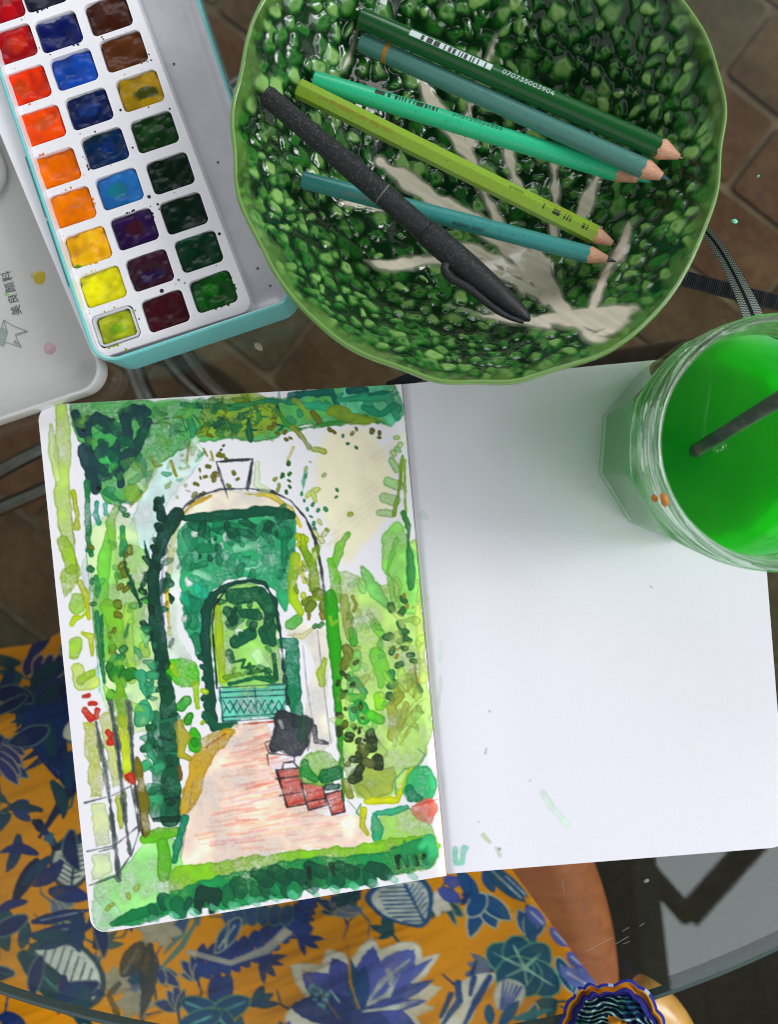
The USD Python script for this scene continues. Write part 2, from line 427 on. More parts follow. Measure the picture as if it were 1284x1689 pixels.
    L([(574, 880), (562, 900), (552, 930)], [5, 8, 8], (120, 190, 72), 0.85)
    L([(545, 925), (552, 950), (556, 985)], [6, 10, 9], (112, 196, 56), 0.85)
    Pg([(596, 932), (606, 940), (636, 985), (640, 1000), (622, 990), (600, 960)], (128, 192, 110), 0.9)
    L([(578, 965), (590, 958), (600, 975)], 5, (150, 210, 130), 0.7)
    # --- inside the arch
    Pg([(330, 822), (400, 808), (465, 822), (492, 852), (400, 842), (302, 852)], (248, 238, 218), 0.9, 0.2)
    L([(296, 858), (286, 890), (280, 930), (276, 985), (280, 1045)], [4, 5, 5, 4, 3], (220, 206, 92), 0.9)
    L([(300, 850), (318, 832), (348, 818)], 3, (206, 174, 66), 0.85)
    L([(404, 814), (450, 818), (480, 840), (496, 868)], [2, 4, 5, 4], (226, 208, 96), 0.9)
    D([(280, 900), (288, 905), (276, 945), (272, 958), (272, 975), (275, 995), (280, 1035), (282, 1068)], 3.2, (176, 150, 50), 0.8)
    Pg([(470, 1040), (520, 1030), (541, 1180), (545, 1230), (520, 1240), (502, 1180), (498, 1060)], (248, 242, 226), 0.9, 0)
    Pg([(290, 868), (306, 866), (300, 940), (296, 1000), (300, 1060), (318, 1090), (290, 1090), (280, 1000)], (214, 234, 214), 0.75, 0)
    Pg([(300, 868), (345, 860), (420, 848), (482, 846), (490, 880), (482, 950), (470, 1010), (458, 985), (440, 965), (390, 955), (352, 975), (338, 1010), (334, 1080), (312, 1055), (300, 1000), (296, 930)], (58, 156, 108), 0.95)
    L([(295, 855), (350, 852), (440, 843), (482, 850)], [4, 9, 9, 7], (8, 76, 56), 0.97, var=0.3)
    for q, r in (([(360, 870), (420, 875)], 12), ([(440, 868), (470, 880)], 12), ([(310, 880), (320, 900)], 10), ([(330, 905), (352, 902)], 9), ([(312, 990), (320, 1030)], 11), ([(322, 1050), (330, 1075)], 9), ([(318, 935), (336, 930)], 6), ([(470, 890), (468, 930)], 6)):
        L(q, r, (22, 116, 78), 0.75)
    for q, r in (([(400, 930), (430, 935)], 11), ([(390, 905), (420, 900)], 6), ([(325, 945), (345, 955)], 6), ([(345, 885), (352, 895)], 5)):
        L(q, r, (150, 214, 178), 0.8)
    D([(322, 880), (312, 960), (325, 962), (366, 900), (306, 1020), (374, 886)], 5, (226, 240, 230), 0.85)
    D([(355, 888), (380, 882), (440, 872), (456, 880), (330, 918), (346, 920), (462, 950), (466, 942)], 4, (8, 84, 60), 0.8)
    L([(464, 1060), (482, 1062), (484, 1120), (490, 1190)], [9, 13, 13, 11], (22, 116, 78), 0.95)
    L([(480, 1030), (490, 1022)], 9, (100, 176, 86), 0.9)
    L([(476, 1048), (500, 1050), (512, 1040)], [4, 6, 4], (236, 232, 170), 0.8)
    k.cluster([(302, 872), (420, 852), (482, 850), (486, 900), (470, 990), (440, 960), (390, 950), (345, 975), (334, 1060), (312, 1050), (300, 980)], 46, (4, 10), [(18, 104, 72), (40, 140, 96), (90, 184, 140), (14, 84, 62), (60, 160, 116)], 0.6, 8)
    k.cluster([(310, 862), (480, 850), (482, 880), (400, 884), (310, 880)], 14, (5, 9), [(8, 72, 52), (14, 88, 62)], 0.7, 9)
    k.cluster([(298, 960), (330, 950), (334, 1050), (314, 1040)], 10, (5, 9), [(46, 168, 134), (24, 120, 90)], 0.7, 10)
    # the far opening
    Pg([(346, 1010), (366, 975), (420, 964), (448, 985), (460, 1060), (466, 1128), (366, 1134), (352, 1090)], (156, 208, 116), 0.96)
    L([(360, 1000), (362, 1060), (368, 1120)], [5, 8, 6], (170, 198, 44), 0.9)
    for q, r in (([(384, 984), (430, 980), (446, 1005)], 13), ([(374, 1006), (386, 1022)], 9), ([(388, 1060), (412, 1044)], 11), ([(444, 1020), (450, 1060)], 8), ([(378, 1074), (382, 1090)], 5), ([(404, 1012), (424, 1015)], 9), ([(432, 1040), (440, 1056)], 6), ([(452, 1080), (456, 1118)], 4)):
        L(q, r, (18, 84, 58), 0.9)
    L([(424, 1080), (436, 1100)], 11, (190, 230, 170), 0.85)
    D([(398, 1030), (394, 1040), (414, 1028)], 5, (206, 226, 196), 0.9)
    L([(386, 1092), (404, 1088), (398, 1102), (420, 1098), (410, 1112), (436, 1106)], 1.8, (36, 96, 52), 0.85)
    L([(380, 1128), (420, 1118), (450, 1122)], [3, 5, 5], (24, 104, 62), 0.85)
    L([(372, 1116), (396, 1112)], 5, (110, 156, 50), 0.8)
    L([(462, 1080), (464, 1118)], 3, (200, 224, 190), 0.9)
    k.cluster([(372, 980), (440, 972), (456, 1050), (440, 1070), (390, 1070), (370, 1040)], 18, (4, 9), [(16, 80, 54), (24, 96, 62), (10, 64, 46)], 0.8, 11)
    k.cluster([(376, 1080), (450, 1070), (456, 1120), (380, 1124)], 12, (2.5, 5), [(110, 170, 60), (60, 130, 60), (30, 96, 56)], 0.7, 12)
    # dark frame of the far arch
    L([(352, 1200), (346, 1130), (339, 1060), (340, 1010), (352, 982), (376, 964), (412, 957)], [7, 8, 9, 9, 7, 5, 2.5], (12, 66, 52), 0.96, var=0.25)
    L([(412, 957), (436, 962), (454, 990), (463, 1050), (470, 1120), (474, 1160)], [2.5, 3, 3, 2.5, 3, 4], (16, 62, 52), 0.95)
    L([(358, 1135), (354, 1080), (350, 1030), (354, 1000), (372, 974)], 1.5, (14, 30, 32), 0.9)
    L([(340, 1180), (356, 1200), (388, 1196)], [8, 7, 5], (14, 84, 58), 0.95)
    D([(332, 1085), (336, 1100), (340, 1120), (336, 1150), (342, 1165)], 5, (14, 78, 58), 0.9)
    # gate
    Pg([(361, 1137), (470, 1129), (474, 1182), (368, 1190)], (116, 198, 174), 0.96, 0.4, curve=False)
    for q in ([(362, 1134), (470, 1128)], [(362, 1142), (470, 1137)], [(366, 1151), (472, 1146)], [(368, 1183), (474, 1176)], [(368, 1190), (476, 1183)], [(362, 1134), (368, 1190)], [(420, 1134), (424, 1172)]):
        L(q, 1.1, (32, 74, 78), 0.9, 0)
    for o in (0, 1):
        L([(368 + i * 11.5, 1155 if (i + o) % 2 else 1176) for i in range(10)], 1.0, (26, 66, 72), 0.9, 0)
    D([(376, 1163), (398, 1160), (410, 1168), (438, 1160), (418, 1172), (452, 1163)], 2, (226, 240, 236), 0.9)
    # --- ground: the path
    Pg([(390, 1196), (440, 1190), (446, 1250), (470, 1300), (552, 1346), (598, 1350), (612, 1386), (520, 1400), (440, 1412), (300, 1432), (296, 1422), (308, 1350), (318, 1290), (346, 1232)], (250, 226, 208), 0.95, 0.1, 1.5)
    for i in range(230):
        t = g.random() ** 0.8
        y = 1200 + t * 205; xl = 385 - t * 78; xr = 440 + t * 150
        x = g.uniform(xl, xr - 26); n = g.uniform(18, 60)
        L([(x, y), (min(x + n, xr), y - n * g.uniform(0.10, 0.45) * (1 - 0.6 * t))], g.uniform(0.7, 2.0), [(224, 128, 112), (236, 160, 138), (214, 112, 102), (244, 206, 170), (238, 222, 180), (232, 170, 188)][i % 6], g.uniform(0.18, 0.5), 0, 1.8, warp=0.25)
    Pg([(342, 1212), (386, 1204), (364, 1238), (338, 1280), (322, 1330), (302, 1344), (306, 1290), (322, 1236)], (190, 158, 56), 0.9)
    L([(340, 1232), (372, 1210)], 2, (180, 96, 50), 0.7)
    L([(402, 1194), (452, 1190)], 1.8, (200, 96, 84), 0.8)
    for q in ([(318, 1290), (310, 1350), (296, 1428)], [(500, 1065), (506, 1130), (516, 1190)], [(524, 1040), (534, 1130), (546, 1225)], [(316, 1185), (312, 1240)]):
        L(q, 0.7, (120, 118, 140), 0.8, 0)
    # --- the near arch
    L([(292, 848), (272, 880), (258, 920), (252, 960), (258, 1030), (268, 1090), (276, 1150)], [13, 13, 9, 9, 13, 12, 13], (10, 60, 46), 0.97, var=0.3)
    L([(276, 1140), (280, 1220), (282, 1290), (280, 1350)], [14, 15, 17, 16], (16, 78, 52), 0.95, var=0.5)
    L([(258, 1180), (262, 1260), (258, 1340)], [8, 10, 14], (30, 104, 72), 0.8)
    L([(256, 840), (262, 825), (266, 852)], [5, 6, 9], (10, 50, 40), 0.95)
    for q in ([(238, 892), (243, 915), (252, 935), (240, 955)], [(248, 940), (236, 965)], [(246, 985), (228, 990), (212, 962)], [(215, 950), (222, 975), (232, 998)], [(270, 812), (268, 828)]):
        L(q, [1.5, 3, 4], (14, 72, 54), 0.9)
    D([(236, 975), (250, 1005), (238, 1030), (246, 1050), (255, 905), (262, 870)], 6, (8, 50, 38), 0.9)
    L([(270, 920), (266, 980), (272, 1060)], 2.2, (96, 104, 128), 0.6, 0)
    for y in range(1190, 1360, 26):
        L([(262 + g.uniform(-6, 6), y), (290 + g.uniform(-8, 6), y + g.uniform(-8, 8))], [3, 6, 3], [(8, 56, 42), (46, 130, 92)][(y // 26) % 2], 0.8)
    L([(255, 1352), (294, 1350)], 5, (8, 48, 36), 0.9)
    D([(234, 978), (240, 992)], 3, (70, 180, 70), 0.8)
    L([(292, 852), (306, 834), (330, 817), (365, 807), (410, 806), (450, 811), (480, 826), (505, 855), (520, 890), (530, 935), (537, 990), (543, 1050)], [2, 2, 2, 1.8, 1.6, 2, 2, 2.2, 2.6, 2.4, 2, 1.5], (48, 54, 60), 0.95, 0.1)
    L([(543, 1050), (550, 1110), (556, 1200), (562, 1270)], [2.5, 3, 2, 1.5], (110, 122, 134), 0.8, 0)
    L([(357, 762), (417, 757), (408, 808)], [2.6, 2.6, 3.2], (44, 48, 54), 0.95, 0)
    L([(357, 762), (372, 808), (376, 822)], [2, 1.6, 0.7], (44, 48, 54), 0.95, 0)
    L([(424, 764), (424, 800), (440, 808)], 5, (212, 232, 186), 0.6)
    # vines on the right of the arch
    L([(488, 918), (482, 960), (484, 990), (496, 1010)], [8, 8, 8, 6], (164, 196, 52), 0.9)
    L([(500, 905), (515, 930), (520, 970)], [6, 8, 8], (116, 158, 40), 0.88)
    L([(496, 930), (502, 960)], 4, (226, 222, 80), 0.8)
    D([(508, 992), (528, 980), (512, 1000), (534, 1000)], 8, (104, 124, 40), 0.85)
    D([(510, 1018), (532, 1016)], 5, (140, 130, 60), 0.85)
    D([(520, 1032), (530, 1030)], 4, (70, 136, 80), 0.85)
    D([(494, 888), (500, 890), (498, 900)], 7, (188, 200, 40), 0.85)
    L([(537, 1088), (530, 1110), (532, 1126)], [4, 8, 7], (164, 200, 70), 0.88)
    L([(546, 980), (548, 1020), (551, 1060), (556, 1110), (558, 1160)], [8, 11, 12, 9, 6], (46, 156, 26), 0.93, var=0.3)
    L([(558, 1150), (562, 1220), (567, 1320)], [6, 4, 4], (52, 150, 28), 0.92)
    L([(545, 1018), (548, 1030), (556, 1024)], 3, (140, 200, 60), 0.8)
    # left of the path
    Pg([(276, 1090), (300, 1086), (322, 1092), (328, 1118), (312, 1134), (288, 1130), (276, 1112)], (84, 190, 40), 0.92)
    L([(284, 1098), (292, 1112)], 5, (170, 206, 40), 0.8)
    L([(322, 1130), (326, 1165)], [6, 4], (160, 204, 50), 0.85)
    D([(303, 1160)], 11, (46, 160, 40)); D([(312, 1186)], 9, (56, 150, 34)); D([(334, 1192), (336, 1140)], 4, (180, 210, 60))
    L([(320, 1205), (322, 1230)], [8, 12], (66, 170, 36), 0.92); L([(322, 1225)], 8, (40, 140, 36), 0.8)
    L([(296, 1195), (302, 1215), (298, 1245), (312, 1250)], [8, 11, 6, 5], (168, 162, 66), 0.88)
    L([(296, 1265), (298, 1285)], 4, (110, 84, 40), 0.85)
    # --- pots, bench, dark shrub
    Pg([(456, 1178), (472, 1170), (492, 1178), (512, 1184), (510, 1216), (498, 1246), (462, 1240), (446, 1236), (452, 1206)], (42, 46, 52), 0.94, var=0.3)
    L([(500, 1186), (498, 1216)], 8, (34, 84, 58), 0.8)
    L([(462, 1190), (466, 1200)], 2.5, (210, 214, 210), 0.7)
    L([(518, 1200), (522, 1222), (540, 1226)], [4, 5, 3], (48, 50, 56), 0.9)
    for q in ([(438, 1224), (452, 1220), (480, 1246), (444, 1242), (437, 1226)], [(441, 1245), (443, 1262)], [(484, 1230), (486, 1254)], [(506, 1180), (516, 1190), (508, 1238)], [(446, 1230), (470, 1242)]):
        L(q, 1.2, (78, 82, 90), 0.9, 0)
    for q in ([(456, 1270), (494, 1266), (504, 1326), (474, 1331)], [(497, 1292), (532, 1291), (539, 1328), (509, 1336)], [(536, 1310), (564, 1303), (569, 1338), (548, 1344)]):
        Pg(q, (190, 78, 66), 0.85, 0.2, curve=False)
        q = np.array(q, float)
        for i in range(7):
            t = (i + 0.5) / 7
            a_, b_ = q[0] + (q[3] - q[0]) * t, q[1] + (q[2] - q[1]) * t
            L([a_ + (b_ - a_) * g.uniform(0, 0.3), a_ + (b_ - a_) * g.uniform(0.7, 1.0) + (0, -3)], 1.0, (222, 130, 110) if i % 2 else (168, 56, 50), 0.8, 0)
        L(np.vstack([q, q[:1]]), 1.4, (40, 34, 40), 0.92, 0)
    L([(455, 1284), (494, 1280)], 1.5, (44, 34, 40), 0.9, 0); L([(462, 1312), (498, 1306)], 1.3, (44, 34, 40), 0.9, 0); L([(507, 1322), (538, 1316)], 1.3, (44, 34, 40), 0.9, 0)
    L([(466, 1268), (468, 1258), (484, 1256), (492, 1266)], 1.8, (52, 44, 50), 0.9, 0); L([(456, 1270), (462, 1288)], 2.2, (40, 34, 40), 0.9, 0)
    Pg([(496, 1255), (508, 1240), (530, 1238), (552, 1250), (558, 1285), (530, 1296), (500, 1288)], (140, 194, 88), 0.92)
    L([(504, 1258), (506, 1274), (520, 1284)], [8, 10, 7], (40, 136, 62), 0.9)
    L([(536, 1280), (556, 1276)], [12, 12], (14, 100, 58), 0.93); L([(540, 1298), (558, 1296)], 6, (20, 70, 50), 0.9)
    L([(524, 1272), (528, 1256), (540, 1248)], 1.6, (226, 236, 210), 0.7)
    # --- foliage right of the arch
    Pg([(592, 1262), (618, 1270), (650, 1262), (648, 1300), (610, 1318), (584, 1300)], (150, 166, 82), 0.75)
    for q, r, c in (([(568, 985), (574, 1030), (576, 1050)], [7, 10, 7], (152, 164, 82)), ([(582, 985), (588, 998), (584, 1008)], 4, (142, 138, 54)), ([(574, 1010), (573, 1022)], 2, (150, 140, 60)), ([(583, 1018), (578, 1030)], 2, (150, 140, 60)),
                    ([(572, 1070), (577, 1080), (568, 1098)], [8, 10, 8], (100, 112, 42)), ([(580, 1040), (584, 1060)], 7, (60, 160, 50)), ([(590, 1080), (586, 1098)], 9, (136, 200, 110)), ([(620, 1030), (628, 1045)], 9, (136, 206, 92)), ([(622, 1080), (632, 1110), (628, 1130)], [14, 13, 5], (124, 202, 80)),
                    ([(586, 1120), (592, 1130), (602, 1142)], [5, 8, 6], (66, 150, 96)), ([(576, 1150), (598, 1150)], 8, (80, 170, 76)), ([(596, 1165), (600, 1185)], 12, (42, 150, 66)), ([(580, 1168), (582, 1185)], 6, (90, 170, 110)), ([(624, 1150), (628, 1164)], 9, (140, 208, 62)), ([(612, 1180), (628, 1186)], 9, (96, 190, 60)),
                    ([(646, 1110), (648, 1128)], [6, 3], (60, 134, 76)), ([(655, 1135), (660, 1148), (652, 1160)], [5, 9, 7], (152, 162, 70)), ([(645, 1165), (655, 1190), (648, 1215)], [9, 12, 9], (160, 172, 84)), ([(660, 1170), (650, 1230)], 4, (188, 208, 140)), ([(684, 1100), (690, 1130), (682, 1150)], 2, (160, 146, 60)),
                    ([(690, 1130), (694, 1140)], 3, (90, 130, 80)), ([(672, 1140), (682, 1125)], 3, (170, 170, 80)), ([(670, 1160), (660, 1200)], 6, (170, 186, 90)), ([(690, 1000), (694, 1060), (698, 1120)], 7, (196, 218, 120)), ([(615, 1225), (630, 1240)], 10, (170, 200, 120)), ([(570, 1290), (576, 1310)], 8, (132, 140, 56)), ([(596, 1300), (606, 1312)], 8, (160, 176, 84))):
        L(q, r, c, 0.82)
    D([(565, 1110), (575, 1118), (558, 1126), (569, 1141), (566, 1148), (584, 1198), (596, 1200), (560, 1180), (563, 1200), (560, 1210), (592, 1222), (575, 1220)], 4.2, (52, 66, 28), 0.9)
    D([(612, 1214), (613, 1228), (596, 1244), (588, 1252), (624, 1256), (586, 1284), (592, 1272)], 9, (44, 58, 36), 0.92)
    D([(608, 1257), (600, 1236)], 8, (92, 102, 56), 0.85)
    D([(646, 1002), (662, 1030), (668, 1042), (662, 1058), (673, 1054), (667, 1069), (648, 1072), (640, 1050), (645, 1150), (660, 1096), (668, 990), (664, 1008), (678, 1080), (682, 1090), (648, 1128)], 6.2, (62, 112, 66), 0.88)
    D([(668, 982), (672, 1000), (658, 1070), (655, 1082)], 4, (170, 160, 80), 0.85)
    for i in range(16):
        x = 668 + g.uniform(0, 22); y = 1155 + g.uniform(0, 60)
        L([(x, y), (x - 12, y + 16)], 0.7, (130, 132, 60), 0.6, 0)
    L([(578, 1300), (574, 1320), (590, 1338)], 1, (130, 150, 110), 0.6, 0)
    for q in ([(654, 1312), (652, 1285), (668, 1268), (690, 1264)], [(690, 1235), (702, 1245), (690, 1262)], [(600, 1350), (588, 1340), (596, 1326)]):
        L(q, 1.6, (96, 150, 112), 0.75, 0)
    k.cluster([(572, 990), (630, 1000), (640, 1150), (600, 1240), (570, 1180)], 40, (3, 9), [(150, 204, 90), (120, 190, 90), (186, 216, 120), (96, 176, 100), (140, 158, 70)], 0.55, 13)
    k.cluster([(640, 960), (694, 960), (700, 1230), (650, 1240)], 40, (3, 8), [(170, 206, 100), (140, 190, 90), (200, 222, 140), (150, 166, 80)], 0.55, 14)
    k.cluster([(560, 1090), (590, 1090), (606, 1270), (572, 1280)], 18, (2.5, 5), [(56, 70, 30), (90, 104, 40), (44, 58, 34)], 0.85, 15, 1.0)
    k.cluster([(500, 900), (530, 900), (536, 1010), (484, 1010), (480, 930)], 14, (3, 7), [(150, 186, 50), (190, 206, 70), (110, 150, 40)], 0.7, 16)
    # --- bottom right corner of the garden
    Pg([(622, 1350), (690, 1336), (716, 1368), (722, 1402), (640, 1408), (618, 1390)], (168, 214, 112), 0.92)
    L([(604, 1322), (630, 1320), (656, 1320), (664, 1300), (680, 1272)], [5, 6, 5, 5, 7], (200, 208, 42), 0.92)
    L([(600, 1335), (598, 1362), (606, 1374)], [6, 6, 3], (192, 202, 44), 0.9)
    L([(616, 1342), (650, 1338), (672, 1330)], [4, 6, 5], (66, 170, 130), 0.9)
    L([(618, 1346), (622, 1366), (622, 1384)], [6, 10, 6], (54, 160, 116), 0.88)
    Pg([(668, 1292), (684, 1268), (708, 1266), (720, 1290), (716, 1318), (690, 1326), (672, 1324)], (70, 178, 116), 0.93)
    L([(676, 1300), (680, 1316), (694, 1318)], [6, 9, 5], (20, 116, 80), 0.8)
    Pg([(676, 1334), (718, 1318), (720, 1342), (712, 1360), (690, 1350)], (212, 122, 104), 0.85, 0.2)
    L([(680, 1330), (722, 1318)], 2, (196, 84, 76), 0.8, 0)
    # --- bottom grass
    Pg([(168, 1500), (150, 1470), (190, 1440), (228, 1400), (240, 1380), (280, 1376), (300, 1430), (280, 1480), (200, 1528), (166, 1526)], (160, 222, 142), 0.92)
    Pg([(152, 1490), (180, 1480), (200, 1520), (170, 1536), (154, 1520)], (176, 226, 178), 0.8)
    Pg([(280, 1440), (330, 1424), (450, 1408), (610, 1390), (690, 1378), (724, 1384), (722, 1420), (640, 1440), (500, 1466), (400, 1480), (290, 1490)], (132, 188, 56), 0.93)
    Pg([(184, 1526), (230, 1498), (270, 1480), (330, 1452), (400, 1438), (480, 1420), (560, 1412), (640, 1402), (716, 1388), (722, 1412), (690, 1436), (640, 1444), (590, 1462), (540, 1462), (480, 1478), (420, 1490), (360, 1500), (300, 1500), (240, 1522)], (32, 134, 78), 0.92, 0.5)
    L([(186, 1524), (220, 1508), (262, 1500)], [6, 9, 9], (16, 112, 64), 0.9)
    for i in range(26):
        x = 255 + i * 14 + g.uniform(-5, 5); y = 1488 - (x - 255) * 0.16 + g.uniform(-8, 10)
        L([(x, y), (x + g.uniform(-4, 8), y + g.uniform(6, 14))], g.uniform(7, 14), [(14, 96, 60), (10, 76, 54), (26, 124, 74)][i % 3], 0.75, 0.4)
    L([(326, 1500), (332, 1470), (356, 1476), (350, 1502)], [8, 10, 13, 8], (12, 56, 42), 0.95)
    L([(330, 1492), (328, 1502)], 7, (10, 52, 42), 0.95)
    for x, y in ((420, 1440), (450, 1436), (480, 1440), (510, 1428), (560, 1428), (612, 1430)):
        L([(x, y), (x + 22, y + 10)], [10, 13], (8, 72, 50), 0.85)
    for x in (508, 548, 654, 668, 684, 702):
        L([(x + g.uniform(-4, 4), 1430 - (x - 508) * 0.1), (x + 3, 1448 - (x - 508) * 0.13)], [5, 4], (10, 40, 32), 0.9)
    L([(504, 1455), (517, 1468)], [4, 2.5], (10, 46, 36), 0.92)
    for x in (668, 680):
        L([(x, 1388), (x + 2, 1424)], [3, 5], (52, 150, 96), 0.9)
    L([(696, 1396), (708, 1384), (716, 1408), (704, 1426)], [8, 10, 9, 8], (74, 186, 126), 0.85)
    for i in range(14):
        x = 250 + i * 33
        L([(x, 1512 - (x - 250) * 0.16), (x + 8, 1516 - (x - 250) * 0.16)], g.uniform(4, 8), (120, 206, 164), 0.5)
    D([(212, 1478), (226, 1462), (184, 1492), (178, 1498)], 5, (166, 186, 84), 0.7)
    L([(238, 1384), (262, 1376), (292, 1372)], [9, 12, 9], (104, 178, 44), 0.92)
    L([(268, 1390), (272, 1420), (270, 1446)], [9, 12, 8], (96, 176, 48), 0.9)
    L([(306, 1348), (294, 1388), (288, 1420)], [5, 7, 4], (28, 124, 92), 0.85)
    # --- the left strip of garden
    L([(180, 880), (172, 920), (165, 1000), (172, 1080)], [7, 10, 13, 12], (120, 194, 82), 0.85)
    L([(186, 900), (182, 860), (190, 840)], 7, (130, 186, 80), 0.8)
    L([(176, 1000), (190, 1030), (196, 1060)], [12, 14, 12], (128, 190, 66), 0.85)
    L([(210, 1000), (214, 1060), (218, 1120)], [8, 9, 8], (166, 206, 100), 0.85)
    D([(205, 914), (213, 908), (202, 933), (200, 950), (206, 945), (198, 968), (208, 972), (195, 998), (195, 1014), (188, 1040), (182, 1048), (186, 1072), (190, 1082), (148, 905)], 5.6, (112, 120, 34), 0.88)
    D([(146, 908), (150, 940), (152, 958), (154, 996), (202, 840), (208, 850)], 4.6, (44, 118, 66), 0.88)
    L([(204, 905), (206, 935), (216, 960), (222, 978)], 1.6, (30, 90, 56), 0.85)
    L([(158, 950), (162, 972), (160, 985)], [4, 5, 3], (58, 140, 84), 0.85)
    L([(202, 870), (204, 900), (200, 915)], [4, 7, 4], (50, 140, 84), 0.85)
    L([(160, 1010), (166, 1080), (172, 1125)], [4.5, 4, 4], (50, 124, 80), 0.85)
    L([(168, 1015), (170, 1090)], 2.5, (40, 110, 70), 0.8)
    D([(185, 1098), (192, 1108), (212, 1112)], 11, (44, 116, 44), 0.92); D([(204, 1070), (196, 1084)], 7, (50, 128, 70), 0.85); D([(182, 1146)], 7, (56, 140, 40), 0.9)
    L([(198, 1125), (200, 1150), (202, 1190)], [6, 9, 8], (116, 172, 44), 0.88)
    L([(206, 1050), (212, 1030)], 2.4, (60, 130, 84), 0.8)
    L([(236, 1066), (240, 1078)], 9, (158, 204, 82), 0.85)
    L([(232, 1112), (238, 1132), (244, 1150)], [8, 9, 3], (64, 158, 116), 0.88)
    D([(240, 1172), (235, 1180)], 13, (70, 160, 116), 0.88); D([(250, 1128), (252, 1115)], 7, (64, 150, 104), 0.85)
    D([(248, 1200), (252, 1226), (240, 1236)], 7, (16, 84, 54), 0.9); D([(238, 1264), (252, 1300), (256, 1316), (262, 1266)], 10, (64, 156, 108), 0.85)
    k.cluster([(168, 880), (206, 880), (226, 1100), (210, 1190), (180, 1180), (166, 1000)], 34, (3, 7), [(120, 190, 70), (150, 206, 90), (84, 160, 80), (170, 214, 120)], 0.6, 17)
    k.cluster([(222, 1030), (256, 1030), (262, 1330), (244, 1330)], 22, (3, 8), [(60, 150, 108), (20, 96, 66), (130, 190, 130), (44, 130, 84)], 0.75, 18)
    k.cluster([(252, 870), (282, 860), (284, 1340), (262, 1340)], 34, (4, 8), [(8, 52, 40), (14, 70, 50), (24, 92, 64)], 0.75, 19)
    # fence panel
    Pg([(136, 1190), (158, 1190), (172, 1300), (168, 1316), (150, 1314)], (196, 206, 106), 0.9, curve=False)
    Pg([(162, 1180), (186, 1170), (200, 1296), (186, 1300)], (204, 216, 128), 0.85, curve=False)
    Pg([(192, 1180), (214, 1176), (222, 1290), (204, 1290)], (180, 196, 60), 0.85, curve=False)
    Pg([(150, 1326), (176, 1322), (182, 1390), (158, 1400)], (220, 230, 180), 0.9, curve=False)
    Pg([(190, 1310), (206, 1306), (204, 1366), (196, 1370)], (176, 188, 70), 0.85, curve=False)
    Pg([(150, 1410), (182, 1404), (186, 1438), (152, 1452)], (214, 230, 184), 0.85, curve=False)
    for q, r in (([(158, 1190), (172, 1260), (184, 1340), (196, 1448)], [3, 4.5, 4, 5]), ([(182, 1160), (194, 1230), (202, 1310), (214, 1408)], [4, 5, 4, 4]), ([(212, 1160), (220, 1260), (230, 1370)], [5, 4, 2])):
        L(q, r, (88, 100, 100), 0.8, 0.3); L(q, [x * 0.35 for x in r], (44, 52, 58), 0.7, 0)
    for q in ([(140, 1324), (185, 1312), (216, 1296)], [(144, 1404), (190, 1394), (226, 1364)], [(148, 1460), (192, 1444), (216, 1410)], [(164, 1404), (188, 1398)], [(216, 1294), (230, 1370), (216, 1412)]):
        L(q, 1.3, (66, 74, 80), 0.85, 0)
    L([(226, 1250), (236, 1310), (240, 1372)], [5, 9, 8], (112, 104, 30), 0.9); L([(222, 1290), (236, 1376)], 1.6, (60, 56, 58), 0.8, 0)
    for q, r in (([(138, 1148), (146, 1146)], 3.5), ([(140, 1172), (150, 1184)], [8, 8]), ([(148, 1162), (158, 1160)], 3.5), ([(160, 1172), (158, 1182)], 5), ([(178, 1206), (182, 1212)], 5), ([(182, 1224)], 7), ([(214, 1282), (220, 1288)], 7), ([(208, 1280), (212, 1290)], 3)):
        L(q, r, (192, 52, 34), 0.93, 0.4)
    for q in ([(118, 850), (128, 960)], [(141, 900), (152, 1010), (166, 1140)]):
        L(q, 0.6, (110, 106, 130), 0.6, 0)


